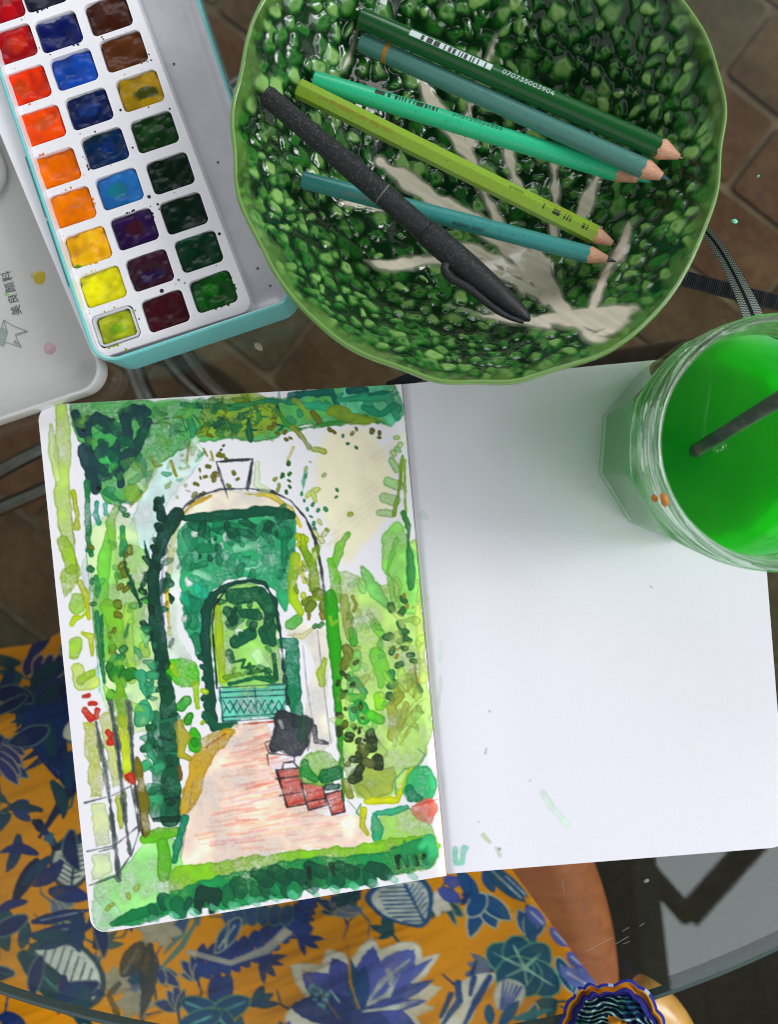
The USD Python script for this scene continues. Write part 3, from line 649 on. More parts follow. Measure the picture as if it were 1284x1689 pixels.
# ---------------------------------------------------------------- the printed dress cloth
def paint_dress(k):
    L, Pg, D = k.line, k.poly, k.dots
    navy, blue, teal, white, slate, mint = (34, 56, 112), (72, 84, 158), (26, 82, 116), (206, 204, 184), (96, 108, 128), (104, 176, 150)
    kw = dict(edge=0.25, var=0.35, warp=0.6)

    def leaf(a, b, w, c, vein=None, bend=0.0, halo=None):
        a, b = np.array(a, float), np.array(b, float)
        d = b - a
        n = np.array([-d[1], d[0]])
        q = [a + d * t + n * bend * math.sin(math.pi * t) for t in np.linspace(0, 1, 9)]
        r = [w * math.sin(math.pi * min(1, 0.12 + t * 0.9)) ** 0.8 + 0.5 for t in np.linspace(0, 1, 9)]
        if halo:
            L(q, [x + 2.6 for x in r], halo, 0.95, **kw)
        L(q, r, c, 0.97, **kw)
        if vein:
            L(q[1:8], max(1.0, w * 0.13), vein, 0.85, edge=0)

    # small sprays scattered between the large motifs
    g0 = np.random.default_rng(31)
    for i in range(64):
        x, y = (g0.uniform(-60, 330), g0.uniform(1060, 1700)) if i < 34 else (g0.uniform(150, 980), g0.uniform(1450, 1700))
        a0 = g0.uniform(0, 6.28); c_ = [navy, (30, 72, 100), (44, 60, 110), (40, 84, 90), slate][int(g0.integers(0, 5))]
        for j in range(int(g0.integers(2, 6))):
            a1 = a0 + (j - 2) * 0.55
            leaf((x, y), (x + g0.uniform(22, 44) * math.cos(a1), y + g0.uniform(22, 44) * math.sin(a1)), g0.uniform(4, 9), c_, halo=(150, 150, 120) if i % 3 == 0 else None)
        L([(x, y), (x - 26 * math.cos(a0), y - 26 * math.sin(a0)), (x - 46 * math.cos(a0 + 0.4), y - 46 * math.sin(a0 + 0.4))], [2.4, 1.8, 1.2], c_, 0.9, **kw)
    # big blue blossom, bottom middle
    c0 = (596, 1668)
    for b, w in (((480, 1592), 34), ((540, 1566), 34), ((614, 1546), 32), ((690, 1556), 46), ((726, 1572), 22), ((728, 1628), 26), ((716, 1662), 18), ((470, 1680), 40), ((700, 1720), 40), ((560, 1740), 46)):
        leaf(c0, b, w, white)
    for b, w, c in (((498, 1606), 28, blue), ((548, 1580), 25, (66, 78, 150)), ((616, 1560), 24, (70, 84, 160)), ((684, 1566), 34, (88, 98, 172)), ((714, 1580), 12, (84, 98, 176)), ((716, 1616), 13, (70, 86, 150)), ((704, 1650), 11, (66, 80, 150)), ((478, 1660), 26, navy), ((690, 1710), 32, blue), ((560, 1730), 38, navy), ((640, 1740), 30, (50, 70, 130))):
        leaf(c0, b, w, c)
    for q in ([(598, 1664), (630, 1620), (676, 1582)], [(600, 1660), (640, 1640), (660, 1606)], [(598, 1668), (660, 1660), (706, 1640)]):
        L(q, [1, 5, 1], (190, 196, 180), 0.9, edge=0)
    L([(640, 1600), (648, 1612), (644, 1622)], 4, (190, 196, 180), 0.9, edge=0)
    leaf((590, 1662), (578, 1580), 12, teal); leaf((596, 1662), (600, 1590), 12, (30, 76, 130))
    L([(574, 1560), (578, 1620), (592, 1662)], 2.0, (186, 128, 40), 0.9, edge=0); L([(500, 1600), (530, 1640), (560, 1680)], 1.6, (150, 110, 60), 0.7, edge=0)
    D([(512, 1634), (522, 1640), (530, 1634), (520, 1648), (536, 1648), (528, 1656), (540, 1640), (516, 1626), (534, 1660), (524, 1630)], 3.2, (110, 178, 184), 0.9)
    L([(546, 1634), (560, 1652)], 1.4, (150, 190, 190), 0.8)
    # feathery garland left of it
    for i in range(11):
        t = i / 10
        x, y = 330 + t * 160, 1590 - t * t * 70 - t * 10
        leaf((x, y), (x + 6 + 14 * t, y - 34), 9, navy); leaf((x, y), (x + 18, y + 24 - 10 * t), 9, (38, 62, 128))
    L([(312, 1570), (380, 1588), (440, 1566), (480, 1530), (505, 1490)], [5, 4, 7, 8, 5], (168, 166, 150), 0.85, **kw)
    for i in range(8):
        leaf((470 + i * 6, 1520 - i * 9), (512 + i * 3, 1540 - i * 11), 9, (44, 66, 128))
    for i in range(6):
        leaf((380 + i * 18, 1520), (376 + i * 20, 1494), 10, (52, 78, 120), halo=(80, 120, 110))
    leaf((392, 1520), (356, 1570), 12, (36, 74, 120), (190, 190, 170), halo=(150, 160, 150)); L([(378, 1520), (372, 1562)], 2.5, (150, 160, 150), 0.9, edge=0)
    leaf((360, 1612), (352, 1655), 14, navy); leaf((376, 1612), (366, 1655), 13, (40, 64, 116))
    for b in ((300, 1650), (330, 1690), (400, 1650), (412, 1648), (380, 1700), (290, 1700)):
        leaf((356, 1672), b, 16, (30, 72, 110), (90, 160, 150), halo=(76, 130, 110))
    for q in ([(318, 1500), (300, 1540), (270, 1572)], [(328, 1512), (300, 1560), (262, 1600)]):
        L(q, [3, 5, 2], (74, 124, 120), 0.9, **kw)
    leaf((306, 1510), (284, 1550), 9, (56, 82, 120))
    # pale five-pointed flowers
    for cx, cy, s in ((262, 1532, 40), (222, 1655, 34), (190, 1618, 30), (722, 1490, 26)):
        for j in range(6):
            a = j * 1.05 + cx
            leaf((cx, cy), (cx + s * math.cos(a), cy + s * 0.8 * math.sin(a)), s * 0.28, (156, 150, 122) if cx < 400 else (212, 206, 190))
    L([(200, 1690), (180, 1640), (196, 1622)], 5, (70, 66, 52), 0.8)
    # buds
    leaf((232, 1560), (200, 1612), 17, (58, 62, 62), (150, 140, 110)); leaf((248, 1560), (236, 1640), 12, (52, 58, 56)); leaf((256, 1590), (232, 1680), 10, (60, 66, 66))
    # the striped leaves
    def striped(pts, spine, c_out, n, wob=0.0):
        Pg(pts, c_out, 0.97, **kw)
        q = np.array(pts, float); m = q.mean(0)
        Pg(m + (q - m) * 0.84, (202, 208, 194), 0.97, **kw)
        s = np.array(spine, float)
        L(s, 2.2, c_out, 0.95, edge=0)
        for i in range(n):
            t = (i + 0.7) / n
            o = s[0] + (s[-1] - s[0]) * t
            for sg in (-1, 1):
                d = s[-1] - s[0]; nn = np.array([-d[1], d[0]]) / np.linalg.norm(d) * sg
                far = o + nn * 46 + d / np.linalg.norm(d) * -22
                inside = [o + (far - o) * u for u in np.linspace(0, 1, 12) if Polygon(m + (q - m) * 0.86).contains(Point(*(o + (far - o) * u)))]
                if len(inside) > 1:
                    L([inside[0], inside[-1]], 1.5, c_out, 0.9, edge=0)
    striped([(602, 1478), (640, 1452), (704, 1452), (714, 1500), (700, 1528), (670, 1526), (630, 1512)], [(668, 1458), (700, 1520)], (36, 80, 128), 9)
    striped([(98, 1386), (126, 1378), (150, 1400), (148, 1440), (108, 1468), (88, 1450)], [(126, 1384), (118, 1460)], (44, 58, 74), 9)
    striped([(48, 1560), (100, 1548), (160, 1580), (172, 1640), (136, 1668), (80, 1640)], [(52, 1566), (150, 1660)], (44, 70, 78), 9)
    leaf((40, 1578), (150, 1690), 20, (24, 64, 72), (70, 130, 120), halo=(40, 90, 84))
    # blue sprays on the right
    for b in ((776, 1545), (818, 1530), (842, 1516), (774, 1510)):
        leaf((796, 1480), b, 13, (26, 74, 122), halo=(180, 190, 170))
    leaf((760, 1440), (792, 1490), 12, (30, 76, 124)); leaf((800, 1440), (816, 1472), 9, (30, 76, 124)); leaf((728, 1468), (760, 1486), 11, (70, 84, 160)); leaf((736, 1450), (758, 1458), 9, (70, 84, 170)); L([(760, 1486), (778, 1470), (776, 1452)], 2, (36, 60, 120), 0.9)
    leaf((806, 1430), (868, 1488), 14, (28, 84, 128), (190, 204, 190)); leaf((830, 1440), (872, 1480), 6, (40, 90, 134), (190, 204, 190))
    for b in ((856, 1502), (896, 1520), (878, 1494)):
        leaf((874, 1540), b, 10, (26, 78, 122), halo=(180, 190, 170))
    leaf((872, 1500), (880, 1566), 10, (30, 84, 124))
    for b in ((900, 1526), (940, 1560), (968, 1600), (982, 1622)):
        leaf((b[0] - 28, b[1] - 26), b, 11, (84, 98, 176), (196, 202, 204))
    leaf((922, 1584), (950, 1640), 10, (26, 84, 124), (150, 190, 190), halo=(180, 200, 190)); leaf((930, 1600), (990, 1636), 14, (104, 120, 190), (206, 212, 210))
    # teal star blossom with a striped trumpet
    for b in ((806, 1566), (846, 1550), (900, 1566), (920, 1634), (872, 1634), (826, 1616)):
        leaf((866, 1596), b, 25, (20, 80, 108), halo=(96, 170, 140))
    for b in ((816, 1572), (848, 1560), (892, 1572), (914, 1626), (870, 1626), (832, 1612)):
        L([(866, 1596), b], [2.6, 0.8], (150, 196, 170), 0.9, edge=0)
    Pg([(828, 1616), (866, 1628), (842, 1668), (822, 1664)], (202, 206, 190), 0.95, **kw)
    for i in range(5):
        L([(832 + i * 7, 1616 + i * 3), (826 + i * 3, 1664)], 2, (60, 80, 150), 0.9, edge=0)
    leaf((806, 1660), (810, 1690), 8, (24, 84, 124)); leaf((826, 1690), (856, 1650), 9, (24, 84, 124))
    Pg([(742, 1660), (764, 1618), (800, 1604), (816, 1606), (790, 1650), (770, 1690), (726, 1690)], (206, 206, 190), 0.95, **kw)
    for q in ([(756, 1620), (758, 1650), (730, 1690)], [(782, 1612), (776, 1640)], [(808, 1612), (786, 1650), (766, 1690)], [(744, 1640), (728, 1676)]):
        L(q, [5, 6, 3], (34, 70, 124), 0.93, **kw)
    leaf((872, 1700), (884, 1656), 9, (30, 100, 122), halo=(190, 200, 180)); leaf((850, 1680), (912, 1664), 6, (60, 130, 130))
    # dark plume at the far left
    for i in range(10):
        t = i / 9
        leaf((120 - 70 * t, 1150 + 6 * t), (128 - 96 * t, 1300 - 130 * t * t), 13, (20, 40, 92), (60, 90, 140), bend=0.18)
    for i in range(7):
        leaf((70 + 8 * i, 1130 + 4 * i), (14 + 4 * i, 1176 + 16 * i), 10, (24, 50, 100), bend=-0.15)
    for i in range(8):
        leaf((30 + 13 * i, 1172 - 4 * i), (6 + 17 * i, 1150 - 10 * i), 8, (34, 64, 104))
    for i in range(4):
        leaf((44 + i * 17, 1110), (52 + i * 16, 1080), 9, (50, 44, 96), halo=(180, 160, 130))
    leaf((50, 1082), (88, 1034), 10, (34, 48, 96)); leaf((60, 1120), (110, 1100), 10, (30, 50, 96))
    for i in range(4):
        leaf((0, 1220 + 12 * i), (40 - 4 * i, 1244 + 16 * i), 8, (50, 56, 110), halo=(160, 150, 140))
    L([(66, 1380), (110, 1310), (128, 1290)], [3, 9, 8], (26, 36, 76), 0.95, **kw); L([(0, 1340), (30, 1326), (68, 1336)], [3, 6, 4], (34, 62, 76), 0.95, **kw)
    for i in range(9):
        D([(62 + (i * 13) % 34, 1356 + (i * 17) % 44)], 7, [(22, 50, 84), (50, 100, 130), (18, 30, 60)][i % 3])
    leaf((60, 1420), (20, 1490), 12, (24, 34, 66)); leaf((80, 1416), (36, 1460), 10, (26, 60, 90)); leaf((86, 1470), (150, 1480), 14, (30, 50, 104)); leaf((56, 1520), (150, 1500), 9, (26, 44, 92), (120, 130, 140)); leaf((60, 1540), (160, 1524), 9, (30, 50, 96), (130, 130, 130)); leaf((120, 1545), (60, 1566), 8, (28, 60, 84))
    leaf((36, 1560), (46, 1520), 10, (24, 70, 84)); L([(160, 1530), (160, 1560)], 7, (26, 34, 70), 0.9)
    for i in range(5):
        leaf((0, 1500 + 10 * i), (22 - 2 * i, 1520 + 12 * i), 9, (24, 70, 76))
    gl = np.random.default_rng(61)
    for i in range(46):
        x, y = gl.uniform(-40, 170), gl.uniform(1090, 1640)
        a0 = gl.uniform(1.2, 3.4)
        leaf((x, y), (x + 62 * math.cos(a0), y + 62 * math.sin(a0)), gl.uniform(7, 14), [(24, 40, 84), (22, 58, 92), (34, 44, 96), (28, 66, 80)][i % 4], None, gl.uniform(-0.15, 0.15), (96, 120, 120) if i % 4 == 0 else None)
    # under the book and beyond the edge the same kind of print goes on
    g = np.random.default_rng(9)
    for i in range(70):
        x, y = g.uniform(-330, 960), g.choice([g.uniform(1000, 1420), g.uniform(1705, 1900)])
        if y < 1420 and (x < 140 or x > 620):
            continue
        for j in range(4):
            a = g.uniform(0, 6.3)
            leaf((x, y), (x + 50 * math.cos(a), y + 50 * math.sin(a)), g.uniform(8, 18), [navy, blue, teal, white, slate][int(g.integers(0, 5))])

# ================================================================ THE SETTING: tiled floor far below the glass
FL = -Z0
floor = UsdGeom.Xform.Define(stage, "/World/floor").GetPrim()
tag(floor, "dark terracotta tiled floor far below the glass table", None, None, "structure")
grout = mat("floor_grout", (0.16, 0.12, 0.07), 0.9, noise=0.5, noise_scale=25, bump=0.002, bump_scale=60, specular_ior_level=0.05)
obj("grout", prism(Polygon([(-4, -4), (4, -4), (4, 4), (-4, 4)]), -0.03, 0.0), grout, floor, smooth=False)


def tile_mat(name, c1, c2, c3):
    return usdkit.material(stage, "/World/Looks/" + name, {
        "g": ("texture_coordinate", {}), "n": ("noise_texture", {"scale": 9.0, "detail": 6.0, "roughness": 0.65}),
        "n2": ("noise_texture", {"scale": 90.0, "detail": 4.0}), "r": ("rgb_ramp", {"ramp": [(0.25, c1), (0.5, c2), (0.75, c3)]}),
        "mx": ("mix", {"mix_type": "multiply", "fac": 0.5}), "r2": ("rgb_ramp", {"ramp": [(0.3, (0.5, 0.5, 0.5)), (0.7, (1.1, 1.1, 1.1))]}),
        "b": ("bump", {"strength": 0.6, "distance": 0.002}), "p": ("principled_bsdf", {"roughness": 0.85, "specular_ior_level": 0.06})},
        [("g.object", "n.vector"), ("g.object", "n2.vector"), ("n.fac", "r.fac"), ("n2.fac", "r2.fac"), ("r.color", "mx.color1"), ("r2.color", "mx.color2"), ("mx.color", "p.base_color"), ("n2.fac", "b.height"), ("b.normal", "p.normal")], surface="p.BSDF")


tiles = [tile_mat("terracotta_tile_%s" % n, *c) for n, c in (("red", ((0.0542, 0.0291, 0.015), (0.1011, 0.0526, 0.0265), (0.1517, 0.0907, 0.0441))), ("brown", ((0.047, 0.0309, 0.0159), (0.0831, 0.0544, 0.0273), (0.13, 0.0907, 0.0459))), ("olive", ((0.0433, 0.0354, 0.0185), (0.0722, 0.0598, 0.0317), (0.112, 0.0907, 0.0511))))]
grey_tile = tile_mat("grey_paving", (0.016, 0.0145, 0.010), (0.022, 0.020, 0.014), (0.028, 0.026, 0.018))
pf = lambda px, py: np.array([(px - CX) / F * (H - FL), -(py - CY) / F * (H - FL)])
d1 = np.array([0.79, -0.61]); d1 /= np.linalg.norm(d1)
d2 = np.array([0.61, 0.79]); d2 /= np.linalg.norm(d2)
org = pf(1187, 129)
TW, TL, GAP = 0.122, 0.244, 0.012
made = 0
for row in range(-14, 15):
    for k in range(-7, 8):
        lo = org + d1 * (k * TL + (0.0 if row % 2 == 0 else 0.105)) + d2 * (row * TW)
        c = lo + d1 * TL / 2 + d2 * TW / 2
        if abs(c[0]) > 0.95 or not -1.15 < c[1] < 1.05:
            continue
        w = rng.normal(0, 0.0012, 4)
        a, b = d1 * TL, d2 * TW
        q = Polygon([lo + d1 * GAP / 2 + d2 * GAP / 2 + w[0], lo + a - d1 * GAP / 2 + d2 * GAP / 2 + w[1], lo + a + b - d1 * GAP / 2 - d2 * GAP / 2 + w[2], lo + b + d1 * GAP / 2 - d2 * GAP / 2 + w[3]]).buffer(-0.006).buffer(0.006, quad_segs=2)
        top = 0.006 + rng.uniform(-0.0015, 0.0015)
        grey = c[0] > 0.30 and c[1] < -0.42
        if grey:
            continue
        obj("tile", prism(q, -0.002, top), tiles[int(rng.integers(0, 3))], floor, smooth=False)
        made += 1

obj("paving_slab", prism(Polygon([(0.24, -0.40), (1.3, -0.40), (1.3, -1.3), (0.24, -1.3)]), -0.002, 0.0115), grey_tile, floor, smooth=False)

# ================================================================ GLASS TABLE
table = thing("glass_table", "round clear glass table top with dark tube frame under it", "table")
tc = P(554, 35)[:2]
TR = 0.4255
th = np.linspace(0, 2 * np.pi, 256, endpoint=False)
disc = lambda r, z: np.stack([tc[0] + r * np.cos(th), tc[1] + r * np.sin(th), np.full_like(th, Z0 + z)], -1)
v, f = loft([disc(TR - 0.0026, -0.0042), disc(TR - 0.0026, -0.0002)], True, True)
top_faces = f[2 * 256:]
obj("glass_top", (v, top_faces), glass_pane, table, smooth=False)
obj("glass_edge", loft([disc(TR - 0.0025, -0.0044), disc(TR - 0.0008, -0.0044), disc(TR, -0.0036), disc(TR, -0.0014), disc(TR - 0.001, -0.0005), disc(TR - 0.0025, -0.0003), disc(TR - 0.0025, -0.0044)]), edge_glass, table, smooth=40)
chrome = mat("dull_chrome", (0.22, 0.215, 0.20), 0.3, noise=0.4, noise_scale=60, metallic=1.0)
ring = [(tc[0] + 0.25 * math.cos(t), tc[1] + 0.25 * math.sin(t), Z0 - 0.45) for t in np.linspace(0, 2 * np.pi, 97)]
obj("frame_ring", tube(ring, 0.010, 12), chrome, table)
for a0 in (65, 200, 290, 335):
    pts = []
    for t in np.linspace(0, 1, 24):
        rad = 0.30 - 0.10 * t - 0.04 * math.sin(math.pi * t)
        a = math.radians(a0)
        pts.append((tc[0] + rad * math.cos(a), tc[1] + rad * math.sin(a), Z0 - 0.028 - 0.70 * t))
    obj("leg", tube(pts, 0.011, 12), chrome, table)
for pxs in ([(-40, 800), (60, 745), (200, 690), (330, 655)], [(-40, 855), (60, 812), (180, 760), (340, 700)], [(225, 500), (262, 570), (320, 640), (420, 700)], [(262, 490), (300, 570), (352, 640), (430, 690)], [(300, -40), (330, 30), (372, 165), (400, 230)]):
    q = spline([P(x, y, -0.16 - 0.03 * i)for i, (x, y) in enumerate(pxs)], 24)
    obj("frame_rod", tube(q, 0.0052, 10), chrome, table)

# scratches and specks on the glass
speck_white = mat("scratch_white", (0.28, 0.29, 0.28), 0.8)
for a, b in (((968, 1568), (1012, 1545)), ((1027, 1535), (1038, 1529)), ((1055, 1527), (1063, 1522)), ((1016, 1556), (1037, 1544)), ((1028, 1556), (1039, 1552)), ((928, 1452), (931, 1473))):
    L = LineString([P(*a)[:2], P(*b)[:2]]).buffer(0.00006)
    obj("scratch", prism(L, Z0 + 0.0001, Z0 + 0.0002), speck_white, table, smooth=False)


def crumb(name, label, cat, px, py, r, material, hh=0.0012, seed=0, group=None):
    m = trimesh.creation.icosphere(subdivisions=2, radius=1)
    v = np.array(m.vertices) * (1 + 0.5 * (meshkit.noise(np.array(m.vertices) * 1.7 + seed, seed)[:, None] - 0.5))
    v = v * [r, r * 1.5, hh / 2]
    v[:, 2] -= v[:, 2].min()
    a = seed * 1.3
    R = np.array([[math.cos(a), -math.sin(a), 0], [math.sin(a), math.cos(a), 0], [0, 0, 1]])
    return tag(obj(name, (v @ R.T + P(px, py, 0.0001), m.faces), material), label, cat, group)


mint_flake = mat("mint_flake", (0.20, 0.75, 0.52), 0.7)
crumb("paint_flake", "mint green paint flake on the glass right of the bowl", "flake", 1211, 366, 0.0009, mint_flake, seed=1)
crumb("paint_flake", "tiny pale paint speck on the glass above the mint flake", "flake", 1250, 292, 0.0004, mint_flake, seed=2)
crumb("dry_petal", "small pale tan dry petal scrap on the glass between paint box and sketchbook", "petal", 427, 572, 0.0014, mat("dry_petal", (0.50, 0.40, 0.30), 0.8), seed=3)
crumb("pale_crumb", "small whitish crumb on the glass under the right page of the sketchbook", "crumb", 1066, 1451, 0.0007, speck_white, seed=4)

# ================================================================ CHAIR (under the table, right of the lap)
chair = thing("wooden_chair", "varnished orange brown wooden chair beneath the lap and the glass edge", "chair")
wood = usdkit.material(stage, "/World/Looks/varnished_wood", {
    "g": ("texture_coordinate", {}), "mp": ("mapping", {"scale": (3.0, 14.0, 14.0), "rotation": (0, 0, 1.2)}), "n": ("noise_texture", {"scale": 6.0, "detail": 6.0, "distortion": 0.8}),
    "r": ("rgb_ramp", {"ramp": [(0.25, (0.26, 0.085, 0.028)), (0.5, (0.33, 0.11, 0.035)), (0.78, (0.42, 0.15, 0.048))]}), "p": ("principled_bsdf", {"roughness": 0.6, "specular_ior_level": 0.25})},
    [("g.object", "mp.vector"), ("mp.vector", "n.vector"), ("n.fac", "r.fac"), ("r.color", "p.base_color")], surface="p.BSDF")
pale_wood = usdkit.material(stage, "/World/Looks/yellow_wood", {
    "g": ("texture_coordinate", {}), "mp": ("mapping", {"scale": (14.0, 3.0, 14.0)}), "n": ("noise_texture", {"scale": 8.0, "detail": 6.0, "distortion": 0.6}),
    "r": ("rgb_ramp", {"ramp": [(0.3, (0.52, 0.27, 0.05)), (0.5, (0.66, 0.37, 0.085)), (0.72, (0.74, 0.45, 0.13))]}), "p": ("principled_bsdf", {"roughness": 0.3, "coat_weight": 0.3})},
    [("g.object", "mp.vector"), ("mp.vector", "n.vector"), ("n.fac", "r.fac"), ("r.color", "p.base_color")], surface="p.BSDF")
hs = -0.25
edge = spline([(560, 1150), (800, 1210), (930, 1310), (985, 1420), (1016, 1510), (1033, 1590), (1040, 1700), (1030, 1850)], 40)
outline = [tuple(e) for e in edge] + [(200, 1900), (100, 1500), (200, 1200)]
seat_poly = Polygon(P(np.array(outline)[:, 0], np.array(outline)[:, 1], hs)[:, :2]).buffer(0)
rings = []
for inset, z in ((0.006, -0.040), (0.0, -0.034), (0.0, -0.026), (0.004, -0.017), (0.012, -0.008), (0.024, -0.002), (0.036, 0.0), (0.06, -0.003)):
    e = np.array(seat_poly.buffer(-inset).exterior.coords)[:-1]
    L = LineString(np.vstack([e, e[:1]]))
    start = L.project(Point(*P(985, 1420, hs)[:2]))
    rings.append([(*L.interpolate((start + t * L.length) % L.length).coords[0], Z0 + hs + z) for t in np.linspace(0, 1, 160, endpoint=False)])
v, f = loft(rings, True, True)
obj("seat", (v, f), wood, chair, smooth=50)
# the arm, whose end shows beyond the glass
arm = spline([P(1040, 1640, -0.10), P(1085, 1668, -0.10), P(1112, 1712, -0.10), P(1120, 1790, -0.10), P(1110, 1900, -0.10)], 24)
v, f = tube(arm, [0.004, *np.linspace(0.012, 0.0155, 23)], 24)
obj("arm", (v, f), pale_wood, chair, smooth=60)
for x, y in ((880, 1380), (300, 1330), (900, 1780), (260, 1780)):
    a = P(x, y, hs - 0.034)
    obj("leg", tube([a, [a[0], a[1], 0.008]], [0.016, 0.012], 16), wood, chair)
obj("arm_post", tube([arm[22] - [0.004, 0, 0.008], [arm[22][0] - 0.03, arm[22][1], Z0 + hs - 0.03]], 0.010, 16), wood, chair)

# the roof beams overhead, mirrored in the glass at the lower right
roof = UsdGeom.Xform.Define(stage, "/World/roof_frame").GetPrim()
tag(roof, None, None, None, "structure")
beam_mat = mat("roof_beam_dark", (0.05, 0.05, 0.045), 0.7)
rp_ = lambda px, py: np.array([*(P(px, py)[:2] * (1 + 1.9 / 0.305)), Z0 + 1.9])
for q, r in (([(1020, 1380), (1136, 1512)], 0.03), ([(1136, 1512), (1250, 1385)], 0.035), ([(985, 1380), (1020, 1690)], 0.17)):
    obj("beam", tube([rp_(*q[0]), rp_(*q[1])], r, 10), beam_mat, roof)

# ================================================================ GREEN CERAMIC BOWL
rim_px = np.array([(390, 180), (387, 230), (394, 290), (408, 350), (432, 405), (470, 470), (520, 521), (588, 572), (650, 601), (718, 621), (800, 628), (872, 617), (950, 596), (1008, 570), (1062, 528), (1104, 480), (1140, 420), (1166, 360), (1184, 285), (1189, 205), (1180, 130), (1162, 72), (1124, 0), (1070, -72), (975, -150), (800, -188), (625, -155), (510, -85), (440, 8), (408, 95)], float)
RH, BH = 0.058, 0.0075
bc_w = P(790, 215, RH)[:2]
rw = P(rim_px[:, 0], rim_px[:, 1], RH)[:, :2] - bc_w
ang = np.unwrap(np.arctan2(rw[:, 1], rw[:, 0]))
order = np.argsort(ang % (2 * np.pi))
ra = (ang % (2 * np.pi))[order]
rr = np.hypot(rw[:, 0], rw[:, 1])[order]
rim_s = CubicSpline(np.append(ra, ra[0] + 2 * np.pi), np.append(rr, rr[0]), bc_type="periodic")
rim_r = lambda t: rim_s(t) * (1 + 0.006 * np.sin(5 * np.asarray(t) + 1.0) * np.sin(3 * np.asarray(t)) + 0.006 * np.sin(13 * np.asarray(t) + 2.0 * np.sin(4 * np.asarray(t))))
NT, NS = 900, 330
tt = np.linspace(0, 2 * np.pi, NT, endpoint=False)
prof_s = np.linspace(0.0, 1.0, NS)


def prof_z(s):
    return BH + (RH - BH) * np.clip((s - 0.28) / 0.72, 0, 1) ** 2.0


S, T = np.meshgrid(prof_s, tt, indexing="ij")
rimR = rim_r(T % (2 * np.pi))
rad = rimR * S
Z = prof_z(S)
wave = lambda t: 0.0009 * np.sin(5 * t + 0.6) + 0.0006 * np.sin(9 * t)
base = np.stack([bc_w[0] + rad * np.cos(T), bc_w[1] + rad * np.sin(T), Z0 + Z + wave(T) * S ** 4], -1)
# arc length out from the middle, so that the lumps keep their size up the wall
arc = np.concatenate([[0], np.cumsum(np.hypot(np.diff(prof_s) * 0.078, np.diff(prof_z(prof_s))))])
A = arc[:, None] * np.ones_like(T)
qx, qy = A * np.cos(T), A * np.sin(T)
q3 = np.stack([qx, qy, np.zeros_like(qx)], -1)
wx = (meshkit.fbm(q3 / 0.0042, 2, 11) - 0.5) * 0.0032
wy = (meshkit.fbm(q3 / 0.0042, 2, 12) - 0.5) * 0.0032
pts = []
br = np.random.default_rng(21)
cell = {}
SP = 0.0055
tries = br.uniform(-0.108, 0.108, (30000, 2))
for t in tries:
    key = (int(t[0] // SP), int(t[1] // SP))
    if any(np.hypot(*(t - o)) < SP for i in (-1, 0, 1) for j in (-1, 0, 1) for o in cell.get((key[0] + i, key[1] + j), ())):
        continue
    cell.setdefault(key, []).append(t)
    pts.append(t)
pts = np.array(pts)
kd = cKDTree(pts)
qq = np.stack([(qx + wx).ravel(), (qy + wy).ravel()], -1)
dd, ii = kd.query(qq, k=4)
ci = ii[:, 0].reshape(S.shape)
size = br.uniform(0.48, 0.98, len(pts)) * SP
size[br.random(len(pts)) < 0.12] *= 0.55
turn = br.uniform(0, np.pi, len(pts))
slim = br.uniform(0.55, 1.0, len(pts))
hgt = br.uniform(0.55, 1.0, len(pts))
tone = br.uniform(-1, 1, len(pts))
dish = br.uniform(0, 1, len(pts))
best = np.zeros(len(qq))
who = ii[:, 0].copy()
for j in range(4):
    c_ = ii[:, j]
    dv = qq - pts[c_]
    ct, st = np.cos(turn[c_]), np.sin(turn[c_])
    ex, ey = (dv[:, 0] * ct + dv[:, 1] * st) / size[c_], (-dv[:, 0] * st + dv[:, 1] * ct) / (size[c_] * slim[c_])
    e2 = np.sqrt(ex ** 2 + ey ** 2)
    b_ = hgt[c_] * smooth01(1.22, 0.25, e2) * (1 - 0.42 * dish[c_] * np.exp(-(e2 / 0.42) ** 2))
    who = np.where(b_ > best, c_, who)
    best = np.maximum(best, b_)
lump = best.reshape(S.shape)
worm = smooth01(0.55, 0.76, meshkit.fbm(q3 / 0.0040, 2, 47))
lump = np.clip(np.maximum(lump, 0.55 * worm), 0, 1)
ci = who.reshape(S.shape)
